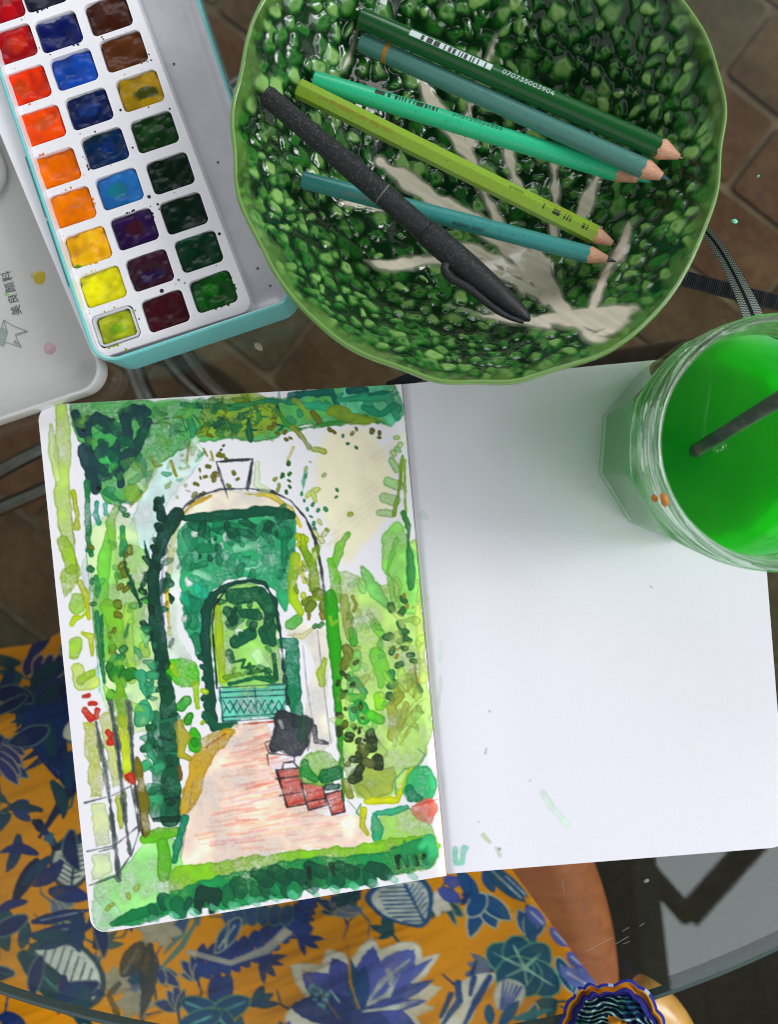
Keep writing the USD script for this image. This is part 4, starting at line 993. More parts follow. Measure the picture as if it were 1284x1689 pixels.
# the pale veins of the leaf the bowl is shaped as
vein_px = base[..., :2].reshape(-1, 2)
hz = H - (base[..., 2].ravel() - Z0)
vx, vy = CX + vein_px[:, 0] * F / hz, CY - vein_px[:, 1] * F / hz
vq = np.stack([vx, vy, 0 * vx], -1)
vw = (meshkit.fbm(vq / 26, 2, 31) - 0.5) * 15
vein = np.zeros(len(vx))
for line, r in (
    ([(1046, 522), (985, 530), (920, 528), (872, 533)], [19, 22, 15, 8]), ([(1046, 522), (1010, 545), (975, 560)], [16, 10, 3]),
    ([(940, 528), (905, 480), (880, 440), (830, 395), (775, 358), (715, 330), (660, 290), (625, 268)], [16, 20, 22, 20, 16, 15, 14, 8]),
    ([(975, 520), (992, 478), (1004, 440)], [8, 7, 5]), ([(1000, 455), (1018, 425), (1032, 398), (1040, 370)], [9, 13, 9, 3]),
    ([(905, 480), (900, 440), (880, 410)], [10, 12, 10]), ([(960, 360), (974, 322), (990, 290)], [12, 10, 7]), ([(915, 390), (916, 330), (916, 275)], [6, 7, 7]),
    ([(862, 330), (848, 290), (838, 240)], [9, 9, 7]), ([(830, 395), (800, 320), (780, 270), (745, 215), (715, 170), (692, 130)], [10, 9, 10, 14, 15, 9]),
    ([(775, 175), (768, 200), (775, 240)], [6, 7, 8]), ([(870, 460), (800, 422), (740, 405), (700, 372), (640, 345), (560, 335)], [13, 12, 14, 12, 10, 3]),
    ([(760, 425), (700, 432), (640, 440), (600, 430)], [14, 13, 9, 2]), ([(900, 500), (860, 470), (800, 440), (750, 425)], [12, 12, 12, 8]),
    ([(600, 330), (560, 322), (520, 300)], [5, 6, 2]), ([(905, 540), (850, 520), (790, 510)], [10, 6, 3]),
    ([(872, 533), (800, 525), (740, 505)], [8, 5, 3]), ([(940, 528), (980, 560), (1010, 566)], [12, 8, 5]), ([(820, 60), (800, 110), (780, 150)], [3, 5, 5]), ([(560, 120), (575, 90), (590, 50)], [3, 4, 3])):
    p = np.array(line, float)
    r = np.array(r, float)
    for k in range(len(p) - 1):
        d = p[k + 1] - p[k]
        t = np.clip(((vx - p[k, 0]) * d[0] + (vy - p[k, 1]) * d[1]) / (d @ d), 0, 1)
        s = np.hypot(vx - p[k, 0] - t * d[0], vy - p[k, 1] - t * d[1]) - (r[k] + (r[k + 1] - r[k]) * t) * 0.95 + vw
        vein = np.maximum(vein, smooth01(4.0, -6.0, s))
vein = vein.reshape(S.shape)
rimband = smooth01(0.955, 1.005, S + (meshkit.fbm(q3 / 0.009, 3, 5) - 0.5) * 0.09)
amp = 0.0012 * smooth01(1.0, 0.93, S) * (0.72 + 0.28 * smooth01(0.0, 0.3, S)) + 0.0001
height = lump * (1 - vein) + vein * (0.60 + 0.1 * meshkit.noise(q3 / 0.004, 8))
inner = base.copy()
# push along the wall normal
dz = np.gradient(prof_z(prof_s), prof_s * 0.078)
nrm = np.stack([-dz[:, None] * np.cos(T), -dz[:, None] * np.sin(T), np.ones_like(T)], -1)
nrm /= np.linalg.norm(nrm, axis=-1, keepdims=True)
inner += nrm * (height * amp)[..., None]
# glaze: pools dark in the grooves, breaks pale over the lumps
deep, mid, pale, cream = lin((4, 34, 10)), lin((36, 104, 34)), lin((150, 196, 108)), lin((252, 240, 218))
g = np.clip(smooth01(0.08, 0.95, lump) * (0.80 + 0.26 * tone[ci]) + 0.14 * (meshkit.fbm(q3 / 0.003, 2, 40) - 0.5), 0, 1)[..., None]
up = smooth01(0.25, 0.95, S)[..., None] * 0.2
col = np.where(g < 0.4, deep + (mid - deep) * (g / 0.4), mid + (pale - mid) * np.clip((g - 0.4) / 0.42, 0, 1) * (1.0 - up))
tan = lin((188, 172, 140))
stain = meshkit.fbm(q3 / 0.010, 3, 50)[..., None]
col = col * (1 - vein[..., None]) + (cream * (0.84 + 0.22 * stain + 0.3 * (meshkit.fbm(np.stack([(vx + vy * 0.6) / 90, (vy - vx * 0.6) / 7, 0 * vx], -1).reshape(*S.shape, 3), 2, 71)[..., None] - 0.5))) * vein[..., None]
halo = np.clip(1 - np.abs(vein - 0.5) * 2, 0, 1)[..., None]
col = col * (1 - 0.6 * halo) + lin((26, 92, 48)) * 0.6 * halo
rimcol = lin((80, 118, 52)) * (0.35 + 1.3 * meshkit.fbm(q3 / 0.006, 3, 61)[..., None])
col = col * (1 - rimband[..., None]) + rimcol * rimband[..., None]
n_in = S.size
# lip and outer wall
o_rings, o_col = [], []
outside = [(1.006, RH + 0.0006), (1.014, RH + 0.0004), (1.020, RH - 0.0006), (1.021, RH - 0.0020), (1.014, RH - 0.0040)]
outside += [(x + 0.02, float(prof_z(x)) - 0.0042) for x in (0.95, 0.88, 0.80, 0.72, 0.64, 0.56, 0.50)] + [(0.47, 0.0040), (0.46, 0.0003), (0.43, 0.0003), (0.42, 0.0026), (0.0, 0.0026)]
for s_, zz_ in outside:
    dz_ = zz_ - RH
    o_rings.append(np.stack([bc_w[0] + rim_r(tt) * s_ * np.cos(tt), bc_w[1] + rim_r(tt) * s_ * np.sin(tt), np.full(NT, Z0 + RH + dz_) + wave(tt) * min(1, s_) ** 4 * (1 if s_ > 0.5 else 0)], -1))
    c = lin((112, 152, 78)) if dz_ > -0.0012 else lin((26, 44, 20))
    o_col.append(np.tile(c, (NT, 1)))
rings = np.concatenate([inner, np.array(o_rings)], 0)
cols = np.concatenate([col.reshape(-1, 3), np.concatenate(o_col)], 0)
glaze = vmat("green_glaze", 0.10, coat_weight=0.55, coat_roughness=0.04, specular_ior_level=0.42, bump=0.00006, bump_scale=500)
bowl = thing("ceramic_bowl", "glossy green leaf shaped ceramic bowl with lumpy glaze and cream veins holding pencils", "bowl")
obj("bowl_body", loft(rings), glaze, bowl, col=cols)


def bowl_z(x, y):
    r = math.hypot(x - bc_w[0], y - bc_w[1])
    s = r / float(rim_r(math.atan2(y - bc_w[1], x - bc_w[0]) % (2 * np.pi)))
    return float(prof_z(min(s, 1.0))) + 0.0012


# ================================================================ PENCILS AND PEN
def seat_on_bowl(px, py, r, lift):
    z = 0.03
    for _ in range(12):
        q = P(px, py, z)
        z = bowl_z(q[0], q[1]) + r + lift
    return P(px, py, z)


def frame(a, b):
    ax = b - a
    L = np.linalg.norm(ax)
    ax = ax / L
    side = np.cross(ax, [0, 0, 1.0])
    side /= np.linalg.norm(side)
    up_ = np.cross(side, ax)
    return ax, side, up_, L


def lathe(a, b, prof, n=40, shape=None, ends=(True, True)):
    """prof: (distance along, radius); shape(theta) scales the radius"""
    ax, side, up_, L = frame(a, b)
    t = np.linspace(0, 2 * np.pi, n, endpoint=False)
    k = shape(t) if shape is not None else np.ones(n)
    rings = [a + ax * d + (r * k)[:, None] * (np.cos(t)[:, None] * side + np.sin(t)[:, None] * up_) for d, r in prof]
    return loft(np.array(rings)[:, ::-1], *ends)


def wrap(mesh, a, b, d0, th0, r, flip=False, hexr=None):
    """lays a flat mesh (x along the pencil, y across, z out) on the barrel, centred at angle th0"""
    ax, side, up_, L = frame(a, b)
    if mesh.extents[1] > 0.0005 and len(mesh.faces) < 6000:
        mv, mf = trimesh.remesh.subdivide_to_size(mesh.vertices, mesh.faces, 0.0006)
        mesh = trimesh.Trimesh(mv, mf, process=False)
    v = np.asarray(mesh.vertices, float)
    x, y, z = v[:, 0], v[:, 1], v[:, 2]
    if flip:
        x, y = -x, -y
    t = th0 + y / r
    rr_ = (r if hexr is None else hexr / np.cos((t + math.pi / 6) % (math.pi / 3) - math.pi / 6)) + z
    return a + ax * (d0 + x)[:, None] + rr_[:, None] * (np.cos(t)[:, None] * side + np.sin(t)[:, None] * up_), np.asarray(mesh.faces)


def fine_box(x0, x1, y0, y1, depth=0.00005, ny=6):
    m = trimesh.creation.box(extents=(1, 1, 1)).subdivide().subdivide() if ny > 4 else trimesh.creation.box(extents=(1, 1, 1))
    v = np.array(m.vertices) + 0.5
    return trimesh.Trimesh(np.stack([x0 + v[:, 0] * (x1 - x0), y0 + v[:, 1] * (y1 - y0), v[:, 2] * depth], -1), m.faces, process=False)


def bars(x0, x1, y0, y1, seed, n=46, keep=0.55):
    g = np.random.default_rng(seed)
    e = np.linspace(x0, x1, n + 1)
    on = g.random(n) < keep
    return trimesh.util.concatenate([fine_box(e[i], e[i + 1] * 0.85 + e[i] * 0.15, y0, y1, 0.00006, 0) for i in range(n) if on[i]])


hexa = lambda t: 1 / np.cos((t + math.pi / 6) % (math.pi / 3) - math.pi / 6)
bare_wood = usdkit.material(stage, "/World/Looks/bare_cedar", {
    "g": ("texture_coordinate", {}), "mp": ("mapping", {"scale": (30, 120, 120), "rotation": (0, 0, 0.45)}), "n": ("noise_texture", {"scale": 20.0, "detail": 4.0}),
    "r": ("rgb_ramp", {"ramp": [(0.3, (0.50, 0.24, 0.13)), (0.7, (0.72, 0.42, 0.27))]}), "p": ("principled_bsdf", {"roughness": 0.6})},
    [("g.object", "mp.vector"), ("mp.vector", "n.vector"), ("n.fac", "r.fac"), ("r.color", "p.base_color")], surface="p.BSDF")
ink_black, ink_white, ink_gold = mat("print_black", (0.015, 0.02, 0.018), 0.5), mat("print_white", (0.62, 0.75, 0.74), 0.5), mat("print_gold", (0.42, 0.22, 0.03), 0.4)


def worn(name, c, c_worn, rough=0.4):
    return usdkit.material(stage, "/World/Looks/" + name, {
        "g": ("texture_coordinate", {}), "n": ("noise_texture", {"scale": 120.0, "detail": 6.0, "roughness": 0.7}), "n2": ("noise_texture", {"scale": 1500.0, "detail": 2.0}),
        "r": ("rgb_ramp", {"ramp": [(0.35, c), (0.62, c), (0.75, c_worn)]}), "r2": ("rgb_ramp", {"ramp": [(0.28, (0.35, 0.35, 0.35)), (0.36, (1, 1, 1))]}),
        "mx": ("mix", {"mix_type": "multiply", "fac": 0.8}), "p": ("principled_bsdf", {"roughness": rough, "coat_weight": 0.5, "coat_roughness": 0.15})},
        [("g.object", "n.vector"), ("g.object", "n2.vector"), ("n.fac", "r.fac"), ("n2.fac", "r2.fac"), ("r.color", "mx.color1"), ("r2.color", "mx.color2"), ("mx.color", "p.base_color")], surface="p.BSDF")


def pencil(label, p0, p1, r, lift, paint, lead_color, cone=46, lead=14, shape=None, end=None, r1=None, lead_mat=None):
    a, b = seat_on_bowl(*p0, r, lift[0]), seat_on_bowl(*p1, r * 0.6, lift[1])
    t = thing("colored_pencil", label, "pencil")
    ax, side, up_, L = frame(a, b)
    per = L / math.hypot(p1[0] - p0[0], p1[1] - p0[1])
    lc, ll = cone * per, lead * per
    body = [(0.0, r * 0.90), (0.0004, r)] + [(d, r) for d in np.linspace(0.002, L - lc, 40)]
    v, f = lathe(a, b, body, 48, shape)
    # scalloped edge where the sharpener cut into the paint
    k_ = len(body) - 1
    tq = np.linspace(0, 2 * np.pi, 48, endpoint=False)[::-1]
    v = np.array(v)
    v[k_ * 48:(k_ + 1) * 48] += ax * (0.0007 * np.abs(np.sin(3 * tq + 0.4)) - 0.0006)[:, None]
    obj("barrel", (v, f), paint, t, smooth=35)
    rl = r * 0.97 * (ll / lc)
    obj("wood_tip", lathe(a, b, [(L - lc - 0.0009, r * 0.985), (L - lc + 0.0012, r * 0.96), (L - ll, rl + 0.0004), (L - ll, 0.0004)], 48, None), bare_wood, t)
    lm = lead_mat or mat("lead_" + str(abs(hash_name(label))), lead_color, 0.45)
    obj("lead", lathe(a, b, [(L - ll - 0.0006, rl * 0.97), (L - ll * 0.35, rl * 0.55), (L - 0.0002, rl * 0.22), (L, 0.00005)], 24), lm, t)
    return t, a, b, r, L, per


def hash_name(s):
    return sum((i + 1) * ord(c) for i, c in enumerate(s)) % 100000


UP = math.pi / 2
# 1 dark green, fat and glossy
g1 = worn("paint_dark_green", tuple(lin((12, 78, 32))), tuple(lin((20, 92, 44))), 0.28)
t, a, b, r, L, per = pencil("dark forest green pencil with a white barcode sticker, topmost in the bowl", (596, 30), (1127, 262), 0.0035, (0.001, 0.003), g1, (0.03, 0.12, 0.05), 40, 6, lead_mat=bare_wood)
x0, x1 = 92 * per, 240 * per
obj("barcode_label", wrap(fine_box(x0, x1, -0.0012, 0.0012), a, b, 0, UP + 0.15, r), ink_white, t, smooth=False)
obj("barcode", wrap(bars(x0 + 0.0045, x1 - 0.0015, -0.0011, 0.0009, 3), a, b, 0, UP + 0.15, r + 0.00005), ink_black, t, smooth=False)
obj("print", wrap(meshkit.text_mesh("070735003904", 0.0019, 0.00006), a, b, 258 * per, UP + 0.02, r), ink_white, t, smooth=False)
# 2 grey green
g2 = worn("paint_grey_green", tuple(lin((74, 132, 122))), tuple(lin((44, 100, 104))), 0.5)
t, a, b, r, L, per = pencil("dusty grey green pencil with a thin gold band near its end", (596, 70), (1104, 297), 0.0034, (0.001, 0.0062), g2, (0.03, 0.12, 0.13), 42, 12)
obj("gold_band", lathe(a, b, [(46 * per, r * 0.99), (46 * per, r * 1.02), (54 * per, r * 1.02), (54 * per, r * 0.99)], 40, None, (False, False)), ink_gold, t)
# 3 mint
g3 = worn("paint_mint", tuple(lin((38, 192, 138))), tuple(lin((24, 160, 116))), 0.45)
t, a, b, r, L, per = pencil("bright mint green pencil with black barcode print", (518, 133), (1074, 301), 0.0033, (0.001, 0.0005), g3, (0.03, 0.45, 0.30), 58, 22)
obj("barcode", wrap(bars(100 * per, 212 * per, -0.0010, 0.0010, 5), a, b, 0, UP + 0.42, r), ink_black, t, smooth=False)
obj("print", wrap(meshkit.text_mesh("070735026866", 0.0018, 0.00006), a, b, 236 * per, UP + 0.22, r), ink_black, t, smooth=False)
# 4 lime, six-sided
g4 = worn("paint_lime", tuple(lin((136, 172, 46))), tuple(lin((122, 156, 44))), 0.38)
t, a, b, r, L, per = pencil("lime green six sided pencil with worn gold lettering", (492, 146), (1019, 406), 0.0030, (0.0012, 0.0012), g4, (0.06, 0.07, 0.03), 42, 10, hexa)
obj("end_cap", lathe(a, b, [(-0.0001, 0.0001), (-0.0001, r * 0.88), (0.0003, r * 0.9)], 36, hexa, (True, False)), mat("end_dark_green", (0.06, 0.13, 0.04), 0.5), t)
fa = UP + 0.0
obj("print", wrap(meshkit.text_mesh("1531 SAP. ART. GREEN DK ***", 0.0014, 0.00006), a, b, 172 * per, fa + 0.12, r, True, r), ink_gold, t, smooth=False)
obj("barcode", wrap(bars(452 * per, 540 * per, -0.0009, 0.0009, 9, 34), a, b, -10 * per, fa - 0.05, r, False, r), ink_black, t, smooth=False)
obj("print", wrap(meshkit.text_mesh("070530", 0.0011, 0.00006), a, b, 380 * per, fa + 0.1, r, False, r), ink_black, t, smooth=False)
obj("print", wrap(meshkit.text_mesh("0 72-5 30 32", 0.0013, 0.00006), a, b, 440 * per, fa + 0.42, r, False, r), ink_gold, t, smooth=False)
# 5 teal, under the pen
g5 = worn("paint_teal", tuple(lin((52, 140, 134))), tuple(lin((40, 116, 114))), 0.45)
t, a, b, r, L, per = pencil("teal pencil lying under the black brush pen", (499, 297), (1017, 432), 0.0031, (0.0005, 0.0005), g5, (0.04, 0.08, 0.07), 48, 16)
obj("end_mark", wrap(fine_box(70 * per, 128 * per, -0.0009, 0.0006), a, b, 0, UP - 0.45, r), mat("print_clear", (0.10, 0.25, 0.24), 0.2), t, smooth=False)
obj("print", wrap(meshkit.text_mesh("JADE GREEN", 0.0014, 0.00006), a, b, 312 * per, UP - 0.5, r, True), ink_black, t, smooth=False)
# black brush pen
pen_body = usdkit.material(stage, "/World/Looks/speckled_black_plastic", {
    "g": ("texture_coordinate", {}), "w": ("voronoi_texture", {"scale": 1500.0}), "r": ("rgb_ramp", {"ramp": [(0.0, (0.5, 0.5, 0.52)), (0.14, (0.16, 0.16, 0.17)), (0.22, (0.017, 0.019, 0.021)), (1.0, (0.012, 0.014, 0.016))]}),
    "p": ("principled_bsdf", {"roughness": 0.48, "specular_ior_level": 0.35})}, [("g.object", "w.vector"), ("w.distance", "r.fac"), ("r.color", "p.base_color")], surface="p.BSDF")
pen = thing("brush_pen", "black speckled brush pen with a clipped cap, lying across the teal pencil", "pen")
a, b = seat_on_bowl(438, 156, 0.0040, 0.0035), seat_on_bowl(878, 532, 0.002, 0.0035)
ax, side, up_, L = frame(a, b)
per = L / math.hypot(440, 376)
u = lambda n: n * per
obj("barrel", lathe(a, b, [(0, 0.00234), (0, 0.00306), (u(6), 0.00351), (u(120), 0.00360), (u(128), 0.00369), (u(128.5), 0.00392), (u(240), 0.00400), (u(250), 0.00400)], 40), pen_body, pen)
obj("joint_ring", lathe(a, b, [(u(244), 0.00387), (u(244), 0.00410), (u(246), 0.00410), (u(246), 0.00387)], 40), mat("pen_ring_grey", (0.16, 0.17, 0.17), 0.3), pen)
obj("grip", lathe(a, b, [(u(246), 0.00396), (u(338), 0.00396), (u(338), 0.00270)], 40), pen_body, pen)
obj("cap", lathe(a, b, [(u(338), 0.00360), (u(338.5), 0.00450), (u(344), 0.00477), (u(430), 0.00477), (u(490), 0.00423), (u(545), 0.00288), (u(566), 0.00180), (u(574), 0.00054)], 40), pen_body, pen)
cl = [a + ax * u(d) + side * s - up_ * 0.0 + up_ * z_ for d, s, z_ in ((400, 0.0036, 0.0012), (401, 0.0056, 0.0012), (406, 0.0065, 0.0012), (440, 0.0062, 0.0012), (500, 0.0054, 0.0010), (545, 0.0038, 0.0008), (566, 0.0020, 0.0004))]
obj("clip", tube(spline(cl, 60), np.interp(np.linspace(0, 1, 60), [0, 0.06, 0.7, 1], [0.0013, 0.0016, 0.0013, 0.0008]), 12), pen_body, pen)

# ================================================================ SKETCHBOOK
book = thing("sketchbook", "open white sketchbook with a painted green garden arch on its left page", "sketchbook")
LP = {"tl": (61, 669), "tr": (663, 634), "bl": (151, 1541), "br": (737, 1444)}
RP = {"tl": (664, 634), "tr": (1237, 579), "bl": (738, 1441), "br": (1301, 1396)}


def page_px(q, u, v):
    g_ = lambda k: np.array(q[k], float)
    u, v = u[..., None], v[..., None]
    return (g_("tl") * (1 - u) + g_("tr") * u) * (1 - v) + (g_("bl") * (1 - u) + g_("br") * u) * v


def page(q, nu, nv, hfun, corner):
    """a sheet with rounded outer corners: corner lists the rounded ones"""
    u, v = np.meshgrid(np.linspace(0, 1, nu), np.linspace(0, 1, nv), indexing="xy")
    W, Hh = 590.0, 840.0
    cr = 27.0
    for c in corner:
        # slide the rows near a rounded corner inwards so that the outline follows the arc
        if c[0] == "t":
            y = v * Hh
        else:
            y = (1 - v) * Hh
        ins = np.where(y < cr, cr - np.sqrt(np.maximum(cr ** 2 - (cr - y) ** 2, 0)), 0) / W
        u = ins + u * (1 - ins) if c[1] == "l" else u * (1 - ins)
    px = page_px(q, u, v)
    h = hfun(u, v)
    return px, P(px[..., 0], px[..., 1], h), h


def left_h(u, v):
    return 0.0052 + 0.0016 * np.exp(-((1 - u) / 0.10) ** 2) - 0.0022 * np.exp(-((1 - u) / 0.012) ** 2) + 0.0012 * (1 - u) ** 3 * v ** 2 + 0.0004 * np.sin(v * 5 + u * 3)


def right_h(u, v):
    return 0.0046 + 0.0012 * np.exp(-((u - 0.06) / 0.12) ** 2) - 0.0016 * np.exp(-(u / 0.012) ** 2) + 0.0005 * np.sin(v * 4 + 1) * u


px, w3, h_ = page(LP, 420, 590, left_h, ["tl", "bl"])
cv = Canvas(px[..., 0].ravel(), px[..., 1].ravel(), (247, 246, 250), seed=3)
paint_garden(cv)
paper = vmat("painted_paper", 0.62, bump=0.00006, bump_scale=900, specular_ior_level=0.35)
obj("painted_page", (w3.reshape(-1, 3), grid(w3)[1][:, ::-1]), paper, book, col=cv.linear(0.94, 1.22), label="left page painted with a watercolour of an arched garden path")
px, w3, h_ = page(RP, 300, 400, right_h, ["br"])
cr_ = Canvas(px[..., 0].ravel(), px[..., 1].ravel(), (239, 239, 247), seed=5)
cr_.poly([(1060, 585), (1130, 575), (1110, 640), (1075, 640)], (170, 205, 130), 0.25, 0, 14, 0.4)
for q, r, c, a_ in (([(697, 848), (700, 852)], 6, (205, 235, 215), 0.6), ([(706, 986)], 4, (190, 225, 200), 0.6), ([(727, 1115), (724, 1165)], 4, (215, 238, 222), 0.7), ([(728, 1060), (726, 1090)], 3, (222, 240, 228), 0.6),
                    ([(897, 1308), (912, 1332), (938, 1360)], 5, (208, 236, 216), 0.7), ([(797, 1377), (808, 1388)], [5, 3], (190, 215, 150), 0.85), ([(819, 1398), (826, 1412)], 2.5, (200, 222, 170), 0.8), ([(824, 1400)], 1.8, (50, 80, 70), 0.9),
                    ([(751, 1399), (752, 1424), (761, 1422), (766, 1399), (770, 1398)], [5, 5, 4, 5, 3], (110, 195, 165), 0.75), ([(808, 1173)], 1.4, (120, 110, 120), 0.8), ([(803, 1234), (801, 1242)], 1.2, (150, 150, 160), 0.8), ([(1075, 968)], 1.2, (90, 90, 90), 0.8), ([(875, 1287)], 1.3, (180, 175, 185), 0.8), ([(790, 1355)], 1.2, (150, 150, 150), 0.8)):
    cr_.line(q, r, c, a_ * 0.85, 0.12, 1.6)
obj("blank_page", (w3.reshape(-1, 3), grid(w3)[1][:, ::-1]), paper, book, col=cr_.linear(), label="blank white right page with a few green paint smudges")
# the stacks of leaves under the two open pages, and the thin cover
edge_paper = mat("page_edges", (0.74, 0.74, 0.76), 0.8, noise=0.2, noise_scale=900)


def block(q, hfun, corner, z0, z1_off, shift=0.0):
    px, w, h = page(q, 60, 80, hfun, corner)
    loop = np.concatenate([w[0, :], w[1:, -1], w[-1, -2::-1], w[-2:0:-1, 0]])
    c = loop.mean(0)
    top = loop.copy()
    top[:, :2] = c[:2] + (loop[:, :2] - c[:2]) * (1 - shift)
    top[:, 2] -= z1_off
    lo = top.copy()
    lo[:, 2] = Z0 + z0
    return loft([lo[::-1], top[::-1]], True, False)


obj("page_block", block(LP, left_h, ["tl", "bl"], 0.0012, 0.0001, 0.002), edge_paper, book, smooth=30)
obj("page_block", block(RP, right_h, ["br"], 0.0012, 0.0001, 0.002), edge_paper, book, smooth=30)
cover_mat = mat("cover_black", (0.03, 0.03, 0.032), 0.6)
obj("cover", merge(block(LP, lambda u, v: 0.0012 + 0 * u, ["tl", "bl"], 0.0002, 0, 0.006), block(RP, lambda u, v: 0.0012 + 0 * u, ["br"], 0.0002, 0, 0.006)), cover_mat, book, smooth=30)

# ================================================================ STRAP AND RIBBON
strap_mat = mat("black_webbing", (0.022, 0.024, 0.028), 0.75, noise=0.4, noise_scale=900)
ctr = spline([P(1010, 425, 0.0012), P(1115, 455, 0.0012), P(1200, 478, 0.0012), P(1284, 499, 0.0012), P(1380, 520, 0.0012)], 420)
tg = np.gradient(ctr, axis=0); tg /= np.linalg.norm(tg, axis=1, keepdims=True)
sd = np.stack([-tg[:, 1], tg[:, 0], 0 * tg[:, 0]], -1)
s_ = np.arange(len(ctr)) / len(ctr) * 110 * 2 * np.pi
rib = 0.00035 * np.sin(s_)[:, None]
prof = [(-1, -0.0010), (-1, 0.0002), (-0.85, 0.0006), (0, 0.0008), (0.85, 0.0006), (1, 0.0002), (1, -0.0010)]
R = np.stack([ctr + sd * 0.0031 * x + np.array([0, 0, 1]) * (z + (rib if z > 0.0003 else 0)) for x, z in prof], 1)
tag(obj("elastic_strap", loft(R[:, ::-1], True, True), strap_mat, smooth=30), "flat black ribbed elastic strap lying on the glass right of the bowl", "strap")
tagp = spline([P(640, 640, 0.001), P(672, 627, 0.001), P(705, 612, 0.001), P(760, 590, 0.001)], 40)
tg = np.gradient(tagp, axis=0); tg /= np.linalg.norm(tg, axis=1, keepdims=True)
sd = np.stack([-tg[:, 1], tg[:, 0], 0 * tg[:, 0]], -1)
R = np.stack([tagp + sd * 0.0026 * x + np.array([0, 0, z]) for x, z in ((-1, -0.0007), (-1, 0.0), (1, 0.0), (1, -0.0007))], 1)
tag(obj("strap_end", loft(R[:, ::-1], True, True), strap_mat, smooth=30), "short end of black strap peeking out between the bowl and the book spine", "strap")
# the checkered bookmark ribbon stands on its edge and twists flat towards the jar
rp = spline([P(1150, 368, 0.004), P(1168, 386, 0.005), P(1196, 425, 0.007), P(1222, 474, 0.009), P(1246, 530, 0.010), P(1262, 590, 0.010)], 240)
half = np.interp(np.linspace(0, 1, 240), [0, 0.12, 0.5, 0.8, 1], [0.0006, 0.0008, 0.0020, 0.0036, 0.0038])
tg = np.gradient(rp, axis=0); tg /= np.linalg.norm(tg, axis=1, keepdims=True)
sd = np.stack([-tg[:, 1], tg[:, 0], 0 * tg[:, 0]], -1)
NW = 25
xs = np.linspace(-1, 1, NW)
tilt = np.interp(np.linspace(0, 1, 240), [0, 0.5, 1], [0.003, 0.002, 0.0006])
R = rp[:, None] + sd[:, None] * (half[:, None] * xs)[..., None] + np.array([0, 0, 1.0]) * (tilt[:, None] * xs)[..., None]
arcs = np.concatenate([[0], np.cumsum(np.linalg.norm(np.diff(rp, axis=0), axis=1))])
ck = ((np.floor(arcs / 0.00052)[:, None] + np.floor((xs + 1) / 2 * 7.999)[None]) % 2)
solid = (np.abs(xs) < 0.18)[None] | (ck > 0.5)
rc = np.where(solid[..., None], np.array([0.012, 0.012, 0.014]), np.array([0.58, 0.62, 0.62]))
v, f = grid(R)
low = R.copy(); low[..., 2] -= 0.0004
v2, f2 = grid(low)
tag(obj("bookmark_ribbon", merge((v, f[:, ::-1]), (v2, f2)), vmat("woven_ribbon", 0.8), col=np.vstack([rc.reshape(-1, 3)] * 2)), "thin black and white checkered ribbon between bowl and jar", "ribbon")

# ================================================================ PAINT BOX (tin, lid, insert, cakes)
AN = math.radians(18.5)
eu, ev = np.array([math.cos(AN), math.sin(AN)]), np.array([-math.sin(AN), math.cos(AN)])
tin0 = P(158, 606, 0.025)[:2]
loc = lambda u, v: tin0 + np.multiply.outer(u, eu) + np.multiply.outer(v, ev)


def rrect(u0, v0, u1, v1, r, inset, z, n=14):
    r = max(r - inset, 0.0012)
    u0, v0, u1, v1 = u0 + inset, v0 + inset, u1 - inset, v1 - inset
    o = []
    for cu, cv_, a in ((u1 - r, v0 + r, -90), (u1 - r, v1 - r, 0), (u0 + r, v1 - r, 90), (u0 + r, v0 + r, 180)):
        for t in np.linspace(a, a + 90, n):
            o.append((cu + r * math.cos(math.radians(t)), cv_ + r * math.sin(math.radians(t))))
    o = np.array(o)
    return np.concatenate([loc(o[:, 0], o[:, 1]), np.full((len(o), 1), Z0 + z)], 1)


tin = thing("paint_box", "open aqua metal watercolour box with three columns of paint cakes", "paint box")
aqua = mat("aqua_enamel", tuple(lin((118, 208, 208))), 0.25, noise=0.08, coat_weight=0.5)
white_en = mat("white_enamel", (0.74, 0.75, 0.78), 0.3, noise=0.12, noise_scale=60, coat_weight=0.3)
TB = (0, 0, 0.0815, 0.205, 0.0095)
rr_ = lambda i, z: rrect(*TB, i, z)
obj("box_shell", loft([rr_(0.003, 0.0003), rr_(0.0008, 0.0010), rr_(0.0, 0.003), rr_(0.0, 0.0238), rr_(0.0003, 0.0248), rr_(0.0008, 0.0251), rr_(0.0013, 0.0249), rr_(0.0015, 0.0240)], True), aqua, tin, smooth=40)
obj("box_lining", loft([rr_(0.0015, 0.0241), rr_(0.0018, 0.0230), rr_(0.0026, 0.012), rr_(0.0045, 0.0070), rr_(0.008, 0.0055), rr_(0.012, 0.0052)], False, True), white_en, tin, smooth=50)
hin = mat("hinge_aqua", tuple(lin((70, 160, 165))), 0.3)
for v0, v1 in ((0.034, 0.060), (0.062, 0.086), (0.120, 0.150)):
    a, b = loc(-0.0006, v0), loc(-0.0006, v1)
    obj("hinge", tube([[*a, Z0 + 0.0205], [*b, Z0 + 0.0205]], 0.0011, 10), hin, tin)
